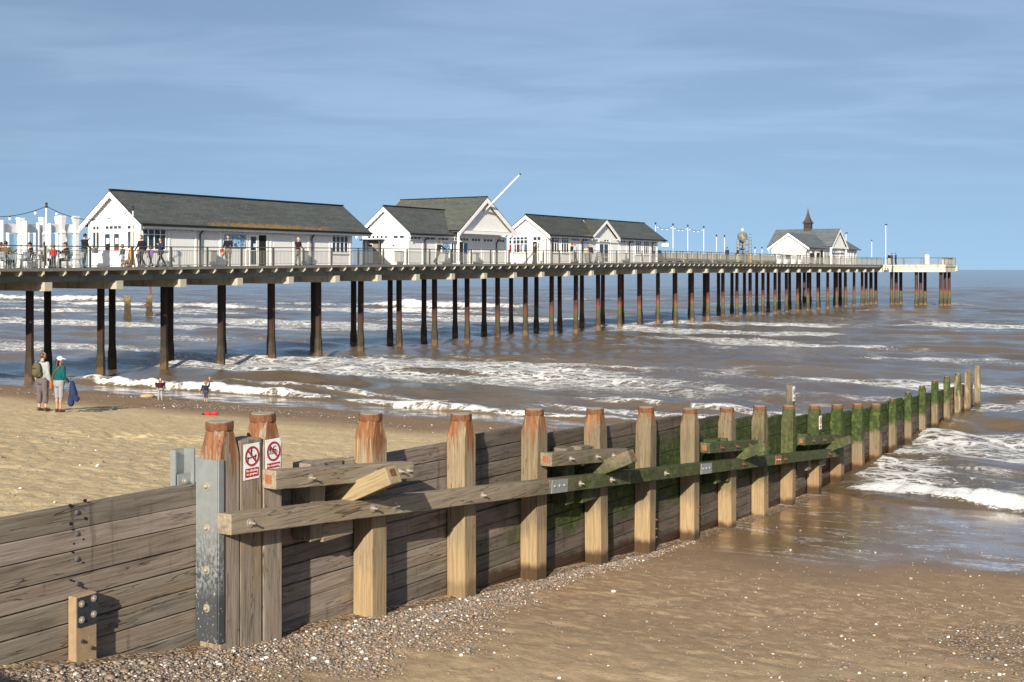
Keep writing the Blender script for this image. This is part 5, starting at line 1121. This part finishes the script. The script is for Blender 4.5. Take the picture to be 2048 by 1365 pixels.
def person(label,loc,heading,H=1.72,top=None,legs=None,shoes=None,hairc=None,skin=SKIN,lean=0,legL=(4,4),legR=(-4,4),armL=(5,8,12),armR=(5,8,12),seat=0.0,child=False,fem=False,head=(0,0),leg_to=1.0,sleeve=1.0,hair='short',hat=None,bulk=1.0,group='people on the pier',top_len=.84,legs_loose=1.0,skirt=False):
    s=H/1.72; P=thing('person',label,'person',loc,R(heading)-math.pi/2,group)
    hs=s*(1.42 if child else 1.0)                          # a child's head is larger for its height
    hipz=(.90 if not child else .82); V=Vector
    sh=(.165 if fem else .185)*bulk*(1.0 if not child else 1.08); hw=.095
    dz=0.0
    hip0=V((0,0,hipz))
    def leg(sd,th,kn):
        a=R(th); k=R(th-kn); h=V((sd*hw*(.9+.1*bulk)*1.05,0,hipz-.02)); L1,L2=(.42,.40) if not child else (.37,.37)
        K=h+V((0,math.sin(a),-math.cos(a)))*L1; A=K+V((sd*.018,math.sin(k),-math.cos(k)))*L2; return h,K,A
    LL=leg(-1,*legL); LR=leg(1,*legR)
    dz=-min(LL[2].z,LR[2].z)+.075 if not seat else seat/s-hipz+.0
    up=lambda p: p+V((0,0,dz))
    LL=[up(p) for p in LL]; LR=[up(p) for p in LR]; o=up(hip0); ln=R(lean)
    T=lambda x,y,z: rotx(V((x,y,z+dz)),ln,o)
    zs=lambda z: hipz+(z-.90)*(1.0 if not child else .88)
    rings=[(.80,.125,.095),(.90,.165,.115),(1.06,.140 if not fem else .128,.100),(1.22,.160,.115),(1.36,.165 if not fem else .150,.100),(1.43,.115,.075)]
    def torso(b,inf=0.0,z0=0):
        vs=[];n=12
        for z,w,d in rings[z0:]:
            for i in range(n):
                t_=2*math.pi*i/n; vs.append(T((w*bulk+inf)*math.cos(t_),(d*bulk+inf)*math.sin(t_),zs(z)))
        k=len(rings)-z0
        b.add(vs,[(j*n+i,j*n+(i+1)%n,(j+1)*n+(i+1)%n,(j+1)*n+i) for j in range(k-1) for i in range(n)]+[tuple(range(n-1,-1,-1)),tuple((k-1)*n+i for i in range(n))])
    def arm(sd,pt,outw,el):
        S=T(sd*sh,0,zs(1.385)); a=R(pt)+ln*.0; ow=R(outw)*sd; e=R(pt+el); Lu,Lf=(.285,.25) if not child else (.22,.20)
        d1=V((math.sin(ow),math.sin(a)*math.cos(ow),-math.cos(a)*math.cos(ow))); E_=S+d1*Lu; d2=V((math.sin(ow)*.4-sd*.12*(el>50),math.sin(e)*math.cos(ow),-math.cos(e)*math.cos(ow))).normalized(); W_=E_+d2*Lf; return S,E_,W_,d2
    AL=arm(-1,*armL); AR=arm(1,*armR)
    nk=T(0,.01,zs(1.44)); hc=T(0,.03,zs(1.50))+V((0,.015,.115*hs/s)); 
    Hm=Euler((R(-head[1]),0,R(head[0]))).to_matrix(); hp=lambda x,y,z: hc+Hm@(V((x,y,z))*hs/s)
    b=MB(); torso(b); ex=MB()
    lr=.9 if fem or child else 1.0
    for h,K,A in (LL,LR):
        limb(b,h,K,.082*lr,.055*lr); limb(b,K,A,.056*lr,.036*lr); limb(b,A,A+V((0,.13,-.045)),.036,.026); b.ball(K+(A-K)*.3+V((0,-.012,0)),(.056*lr,.058*lr,.10),8)
    for S,E_,W_,d2 in (AL,AR):
        limb(b,S,E_,.050*lr,.040*lr); limb(b,E_,W_,.040*lr,.028*lr); b.ball(W_+d2*.05,(.034,.034,.048),8)
        sd=-1 if S.x<0 else 1; fw=V((0,1,0)) if abs(d2.y)<.7 else V((0,0,1)); sidev=d2.cross(fw).normalized(); fw=sidev.cross(d2).normalized()*-1
        for j,(ff,fl) in enumerate(((-.027,.062),(-.009,.074),(.009,.070),(.027,.056))):
            k0=W_+d2*.085+fw*ff; k1=k0+d2*fl*.55-sidev*sd*.006; k2=k1+d2*fl*.38-sidev*sd*.022; ex.cyl(k0,k1,.0095,.009,6); ex.cyl(k1,k2,.009,.0065,6)
        t0=W_+d2*.035-fw*.028; t1=t0+d2*.035-fw*.022; ex.cyl(t0,t1,.011,.010,6); ex.cyl(t1,t1+d2*.032-fw*.004,.010,.007,6)
    b.cyl(nk-V((0,0,.05)),hp(0,-.015,-.07),.052,.050,10)
    o_=len(b.v); b.ball((0,0,0),(.076,.094,.112),14)
    for i in range(o_,len(b.v)):
        x,y,z=b.v[i]
        if z<0: x*=1-.22*(-z/.112); y*=1-.10*(-z/.112) if y<0 else 1
        b.v[i]=tuple(hp(x,y,z))
    b.ball(hp(0,.088,-.02),.016*hs/s,6); b.ball(hp(0,.075,-.085),.022*hs/s,6)
    for sd in (-1,1): ex.ball(hp(sd*.078,-.005,-.012),(.012,.02,.03),6); ex.ball(hp(sd*.030,.084,.008),.0105*hs/s,6,1)
    ex.ball(hp(0,.088,-.055),(.022,.008,.006),6,2)
    vox=.016*(1.0 if H>1.2 else 1.25)
    body=remeshed('body',b,vox,[skin,M_ink,plain('lips',(.36,.13,.11),.5)],P,ex)
    kids=[body]
    if top:
        c=MB(); torso(c,.016,0 if top_len<.82 else 1)
        c.ball(T(0,0,zs(1.40)),(.125*bulk,.085*bulk,.06),10)
        for S,E_,W_,d2 in (AL,AR):
            limb(c,S,E_,.066*lr*bulk,.054*lr)
            if sleeve>.6: limb(c,E_,E_+(W_-E_)*(.92 if sleeve>=1 else .3),.055*lr,.042*lr)
        kids.append(remeshed('top',c,.018,[top],P))
    if legs:
        c=MB(); n=12; vs=[]
        for z,w,d in ((.79,.135,.11),(.86,.17,.125),(.95,.172,.125),(1.01,.155,.115)):
            for i in range(n): t_=2*math.pi*i/n; vs.append(T(w*bulk*1.02*math.cos(t_),d*bulk*1.04*math.sin(t_),zs(z)))
        c.add(vs,[(j*n+i,j*n+(i+1)%n,(j+1)*n+(i+1)%n,(j+1)*n+i) for j in range(3) for i in range(n)]+[tuple(range(n-1,-1,-1)),tuple(3*n+i for i in range(n))])
        ll=legs_loose
        for h,K,A in (LL,LR):
            f1=min(1,leg_to/.5); limb(c,h,h+(K-h)*f1,.096*lr*ll,.074*lr*ll)
            if leg_to>.5: limb(c,K,K+(A-K)*(leg_to-.5)*1.92,.074*lr*ll,(.058 if leg_to>.9 else .070)*lr*ll)
        kids.append(remeshed('trousers' if leg_to>.7 else 'shorts',c,.018,[legs],P))
    if shoes:
        for h,K,A in (LL,LR): kids.append(MB().ball(A+V((0,.055,-.045)),(.050,.135,.042),10).ball(A+V((0,-.02,-.01)),(.048,.06,.055),8).build('shoe',shoes,P,smooth=True))
    if hairc:
        c=MB(); c.ball(hp(0,-.018,.026),(.086*hs/s,.096*hs/s,.104*hs/s),14)
        if hair=='long': limb(c,hp(0,-.07,.0),T(0,-.085,zs(1.45)),.066,.058); limb(c,T(0,-.085,zs(1.45)),T(0,-.135,zs(1.27)),.058,.032)
        if hair=='bob': c.ball(hp(0,-.03,-.03),(.094*hs/s,.085*hs/s,.095*hs/s),12)
        if hair=='crop': c=MB(); c.ball(hp(0,-.022,.010),(.082*hs/s,.088*hs/s,.098*hs/s),14)
        kids.append(remeshed('hair',c,.014 if not child else .010,[hairc],P))
    if hat:
        hm,kind=hat; c=MB(); c.ball(hp(0,-.008,.040),(.093*hs/s,.104*hs/s,.088*hs/s),14)
        if kind=='cap': c.obox(hp(0,.125,.035),(.13,.11,.016),(R(-14),0,R(head[0])))
        if kind=='beanie': c.ball(hp(0,-.01,.13),.03,6)
        kids.append(c.build('hat',hm,P,smooth=True))
    for k in kids: k.scale=(s,s,s)
    P['_j']=[]; del P['_j']
    M=Matrix.Translation(P.location)@Matrix.Rotation(P.rotation_euler.z,4,'Z')
    P_w=lambda v: M@(V(v)*s)
    return dict(obj=P,hc=P_w(hc),L=P_w(AL[2]+AL[3]*.1),R=P_w(AR[2]+AR[3]*.1),chest=P_w(T(0,0,zs(1.2))),back=P_w(T(0,-.12,zs(1.22))),W=P_w,T=T,zs=zs,s=s,heading=P.rotation_euler.z)
K=cloth('black',(.013,.013,.016)); NV=cloth('navy',(.018,.022,.048)); GY=cloth('grey',(.16,.155,.15)); BE=cloth('beige',(.42,.37,.27)); RD=cloth('red',(.42,.022,.022)); BL=cloth('denim',(.07,.11,.19)); BRN=cloth('brown',(.12,.085,.045)); WT=cloth('white',(.72,.72,.70)); LB=cloth('light_blue',(.32,.45,.62)); PU=cloth('purple',(.22,.07,.36)); TEAL=cloth('teal',(.005,.082,.088)); MAUVE=cloth('mauve_grey',(.125,.105,.115)); LG=cloth('light_grey',(.32,.34,.345)); LG2=cloth('pale_grey',(.27,.275,.30)); OL=cloth('olive',(.10,.085,.05)); MBL=cloth('mid_blue',(.022,.034,.095)); DG=cloth('dark_grey',(.05,.05,.055)); MAR=cloth('maroon_black',(.055,.012,.014)); PK=cloth('pink',(.5,.25,.28))
HB=plain('hair_brown',(.055,.030,.016),.6,0,.2,30); HD=plain('hair_dark',(.016,.011,.009),.55,0,.2,30); HG=plain('hair_grey',(.42,.40,.38),.7,0,.1,30); HL=plain('hair_fair',(.20,.115,.055),.65,0,.2,30); HBALD=plain('hair_thin',(.085,.048,.034),.6,0,.2,30); SHB=plain('shoe_brown',(.06,.035,.022),.6); SHK=plain('shoe_black',(.012,.012,.012),.5); SHW=plain('shoe_pale',(.45,.42,.38),.6)
# the couple on the beach, watching the sea
SH='people on the beach'
pm=gp(84,822.5); man=person('man in pale grey sweatshirt with a brown backpack, standing on the sand',pm,66,1.77,LG,MAUVE,SHB,HBALD,SKIN,legL=(1,2),legR=(5,4),armL=(-4,9,22),armR=(2,7,14),head=(-18,-4),leg_to=.75,legs_loose=1.12,hair='crop',group=SH,bulk=1.10)
pwm=gp(118,825); wom=person('woman in teal sweatshirt, white cap and grey shorts beside the backpacked man',pwm,62,1.66,TEAL,LG2,SHB,HD,SKIN2,fem=True,legL=(2,2),legR=(-2,1),armL=(2,12,40),armR=(2,7,42),head=(-35,0),leg_to=.50,legs_loose=1.06,hair='long',hat=(plain('cap_white',(.80,.80,.80),.7),'cap'),group=SH,bulk=1.16)
def pack(Pd,label,mat,sc=1.0,name='backpack'):
    h=Pd['heading']; b=thing(name,label,'backpack' if name=='backpack' else 'bag',Pd['back'],h)
    c=MB(); c.ball((0,-.085,.0),(.155*sc,.105*sc,.235*sc),14); c.ball((0,-.15,-.07),(.115*sc,.07*sc,.13*sc),12); c.ball((0,-.06,-.14),(.16*sc,.09*sc,.10*sc),12)
    remeshed('sack',c,.018,[mat],b)
    for x in (-.10,.10):
        st=MB(); pts=[(x,-.01,-.17),(x*1.35,.10,-.05),(x*1.1,.225,.10),(x*.95,.17,.22),(x*.85,.03,.235)]
        for p,q_ in zip(pts,pts[1:]): st.beam(p,q_,.045,.018)
        st.build('strap',K,b)
    MB().obox((0,-.215,.05),(.16*sc,.012,.012)).build('zip',K,b)
    return b
pack(man,'brown backpack on the back of the man in grey',OL,1.05)
hb=thing('handbag','tan leather shoulder bag hanging at the left hip of the woman in teal','handbag',wom['W'](Vector((-.235,-.02,.86))),wom['heading'])
MB().box(-.045,.045,-.12,.12,-.13,.13).build('bag_body',plain('tan_leather',(.30,.105,.025),.5),hb,bevel=.03)
st=MB(); s_=wom['s']; hbp=hb.location; Rm=Matrix.Rotation(-wom['heading'],3,'Z')
pts=[Vector((0,-.05,.12))]+[Rm@(wom['W'](Vector(p))-hbp) for p in ((-.20,-.10,1.02),(-.10,-.165,1.16),(.03,-.160,1.31),(.13,-.10,1.44),(.16,.02,1.46))]
for p,q_ in zip(pts,pts[1:]): st.beam(p,q_,.030,.012)
st.build('strap',plain('tan_leather',(.30,.105,.025),.5),hb)
jk=thing('navy_jacket','navy blue jacket draped over the right arm of the woman in teal','jacket',wom['R']+Vector((.03,0,.04)),wom['heading'])
c=MB(); limb(c,(0,0,0),(.05,.02,-.34),.075,.125); limb(c,(.05,.02,-.34),(.16,.05,-.52),.10,.06); limb(c,(.0,0,-.05),(-.02,-.02,-.62),.06,.10)
jb=remeshed('body',c,.02,[MBL],jk); MB().cyl((.06,.03,-.3),(.22,.06,-.50),.055,.05,8).build('sleeve',MBL,jk,smooth=True)
# the two children at the water's edge
pk=gp(320.5,801.5); k1=person('small boy in red and black jacket and pale trousers facing up the beach',pk,300,.92,MAR,LG,None,HB,SKIN,child=True,legL=(2,4),legR=(-4,6),armL=(4,5,30),armR=(8,3,62),head=(0,-25),leg_to=.86,legs_loose=1.15,hair='bob',group=SH,bulk=1.5)
MB().lathe([(.10,0),(.06,.08),(.0,.10)],(0,0,0),8).v
pk2=gp(411.5,805.5); k2=person('small child in navy jacket and dark shorts raising an orange toy overhead',pk2,62,.88,NV,cloth('slate_blue',(.06,.065,.10)),None,HL,SKIN,child=True,legL=(1,2),legR=(1,2),armL=(-8,22,20),armR=(172,8,5),head=(20,5),leg_to=.60,legs_loose=1.15,hair='bob',group=SH,bulk=1.5)
for z in (0,): MB().obox((0,-.155,1.10),(.24,.012,.075),(R(6),R(-16),0)).build('white_stripe',WT,k2['obj']).scale=(k2['s'],)*3
oy=thing('orange_toy','small orange toy held high by the child in navy','toy',k2['R'],0); MB().ball((0,0,.05),(.035,.035,.06),8).build('blade',M_orange,oy,smooth=True); MB().cyl((0,0,-.06),(0,0,.0),.013,n=6).build('handle',M_orange,oy)
# people on the pier
D=lambda px,v: on_deck(fu(px,v),v)
WALK=dict(legL=(24,6),legR=(-20,22),armL=(-16,6,15),armR=(20,6,25)); LU,RU,PF=238,58,-32
person('seated man in brown jacket and jeans at the left cafe table',D(11,.95),70,1.76,BRN,BL,SHB,HD,legL=(82,84),legR=(78,70),armL=(35,10,70),armR=(40,10,75),seat=.47)
person('seated person in a dark coat with their back to the beach at the first table',D(61.5,.9),200,1.68,K,DG,SHK,HD,legL=(85,88),legR=(85,80),armL=(30,8,60),armR=(30,8,60),seat=.47,hat=(K,'beanie'))
person('seated man in beige jacket behind the light pole',D(88,1.25),85,1.78,BE,GY,SHB,HD,legL=(80,85),legR=(85,90),armL=(30,10,70),armR=(30,10,60),seat=.47,lean=6)
person('child in red jacket seen from behind at the cafe',D(107,.8),140,1.22,RD,DG,SHK,HL,child=True,legL=(8,6),legR=(-4,6))
person('seated man with a dark cap and dark jacket at the second table',D(136,1.1),215,1.76,K,K,SHK,HD,legL=(84,86),legR=(84,80),armL=(42,6,70),armR=(45,6,72),seat=.47,hat=(DG,'cap'),lean=8)
person('person at the very left edge in maroon, seated',D(1,1.6),60,1.7,MAR,K,SHK,HB,legL=(84,86),legR=(84,80),armL=(30,6,60),armR=(30,6,60),seat=.47)
ph=person('standing person in black with a camera bag, lifting a red phone towards the hut',D(168.5,.8),58,1.72,K,DG,SHK,HB,legL=(6,4),legR=(-8,4),armL=(60,6,80),armR=(10,12,40),head=(0,8),hat=(K,'beanie'))
b=thing('camera_bag','grey camera bag slung at the hip of the standing photographer','bag',ph['R']+Vector((.10,.05,.02)),PANG); MB().box(-.14,.14,-.09,.09,-.16,.12).build('bag_body',GY,b,bevel=.03); MB().beam((-.1,0,.1),(-.25,.0,.42),.03,.012).build('strap',K,b)
person('child in blue plaid shirt standing before the long hut door',D(245.5,.75),160,1.28,cloth('plaid',(.06,.075,.09)),LB,SHW,HL,child=True,hair='bob')
dg=thing('dog','small tan and white dog standing by the plaid child','dog',D(251,.55),PANG+R(20))
c=MB(); T_=plain('fur_tan',(.50,.33,.19),.9,0,.2,12); limb(c,(-.2,0,.27),(.16,0,.29),.095,.105); limb(c,(.16,0,.30),(.28,0,.40),.075,.06); c.ball((.32,0,.44),(.085,.07,.07),8); limb(c,(.36,0,.425),(.43,0,.41),.04,.028); limb(c,(-.27,0,.30),(-.36,0,.42),.03,.018)
for x,y in ((.15,.06),(.15,-.06)): limb(c,(x,y,.24),(x+.01,y,.13),.045,.03); limb(c,(x+.01,y,.13),(x+.02,y,.025),.028,.028)
for y in (.06,-.06): limb(c,(-.19,y,.25),(-.15,y,.16),.06,.035); limb(c,(-.15,y,.16),(-.21,y,.10),.032,.026); limb(c,(-.21,y,.10),(-.19,y,.025),.026,.026)
remeshed('body',c,.016,[T_],dg); 
for y in (.05,-.05): MB().cyl((.30,y,.49),(.28,y*1.2,.56),.03,.006,6).build('ear',T_,dg)
MB().ball((.20,0,.25),(.09,.09,.10),8).build('white_chest',WT,dg,smooth=True)
person('woman in black sweater with white collar and sunglasses walking left with the small child',D(283,.9),LU+10,1.76,K,DG,SHW,HD,fem=True,hair='bob',**WALK)
person('small child in a dark coat and jeans holding on beside the woman in black',D(276.5,.7),LU,.98,NV,BL,SHW,HL,child=True,hair='bob',legL=(10,4),legR=(-8,8))
person('girl in bright purple top and dark leggings between the two women',D(301.5,.8),LU,1.24,PU,K,SHB,HB,child=True,hair='bob',legL=(20,10),legR=(-14,20))
person('young woman in blue jacket and black leggings striding left',D(322,.8),LU,1.66,MBL,K,SHK,HB,fem=True,hair='long',legL=(30,8),legR=(-28,10),armL=(30,6,100),armR=(-10,8,20))
m=person('man in black jacket with coloured bags standing at the front rail',D(456.5,.55),LU+35,1.78,K,GY,SHB,HD,legL=(6,4),legR=(-6,4),armL=(25,8,60),armR=(15,10,50))
b=thing('red_bag','red and orange carrier bag held by the man in the black jacket','bag',m['R']+Vector((-.02,0,-.02)),PANG); MB().ball((0,0,-.10),(.16,.08,.12),10).build('bag_body',RD,b,smooth=True); MB().ball((.06,-.05,-.26),(.09,.05,.16),8).build('orange_scarf',M_orange,b,smooth=True)
person('older man in dark maroon sweater leaning his hands on the front rail',D(596,.52),PF-12,1.74,cloth('plum',(.030,.016,.022)),GY,SHK,HG,legL=(2,2),legR=(-4,3),armL=(20,-4,60),armR=(20,-4,60),head=(14,-12),hair='crop')
person('man in black sweater leaning on the rail and looking seaward, legs crossed',D(876.5,.55),RU-18,1.72,K,OL,SHB,HD,lean=14,legL=(-6,4),legR=(-26,16),armL=(45,4,30),armR=(45,6,35),hair='crop',head=(-10,0))
person('person in a dark coat stepping out of the shop hut doorway',D(1068.5,1.6),PF,1.70,DG,K,SHK,HD,fem=True)
person('person in black jacket talking beside the one in light blue',D(1143.5,.9),20,1.74,K,BE,SHB,HB,armL=(40,6,80),armR=(30,6,70))
person('person in light blue shirt and dark trousers facing the one in black',D(1150.5,.55),150,1.70,LB,OL,SHB,HL,armL=(10,8,20),armR=(10,8,20))
person('woman in beige top walking with a bald man, shop hut behind',D(1172.5,.9),LU+20,1.62,BE,GY,SHB,HB,fem=True,hair='bob',**WALK)
person('bald man in dark jacket with a shoulder bag walking left',D(1180.5,.8),LU+10,1.74,NV,GY,SHK,None,**WALK)
person('far person in blue and black top leaning at the rail left of the water clock',D(1454.5,.6),120,1.74,MBL,DG,SHK,HD,group='far people on the pier')
person('far person in dark green jacket under the water clock',D(1475.5,.8),150,1.78,cloth('dark_green',(.02,.035,.035)),BE,SHK,HD,group='far people on the pier')
person('far dark dressed person at the pavilion corner, left of a pair',D(1624.5,.7),60,1.74,K,K,SHK,HD,group='far people on the pier')
person('far dark dressed person in the pavilion porch, right of a pair',D(1636.5,.9),200,1.80,K,K,SHK,HD,group='far people on the pier',bulk=1.2)
DH=lambda px,v: pw(fu(px,v),v,hz)
person('person in black on the pier head, leftmost of three at the rail',DH(1778.5,-2.2),100,1.72,K,BE,SHK,HG,group='far people on the pier')
person('person in dark blue jacket on the pier head, middle of three',DH(1784,-2.6),150,1.76,NV,DG,SHK,HD,group='far people on the pier')
person('person in navy on the pier head, rightmost of three',DH(1791.5,-2.9),150,1.80,NV,K,SHK,HD,group='far people on the pier')
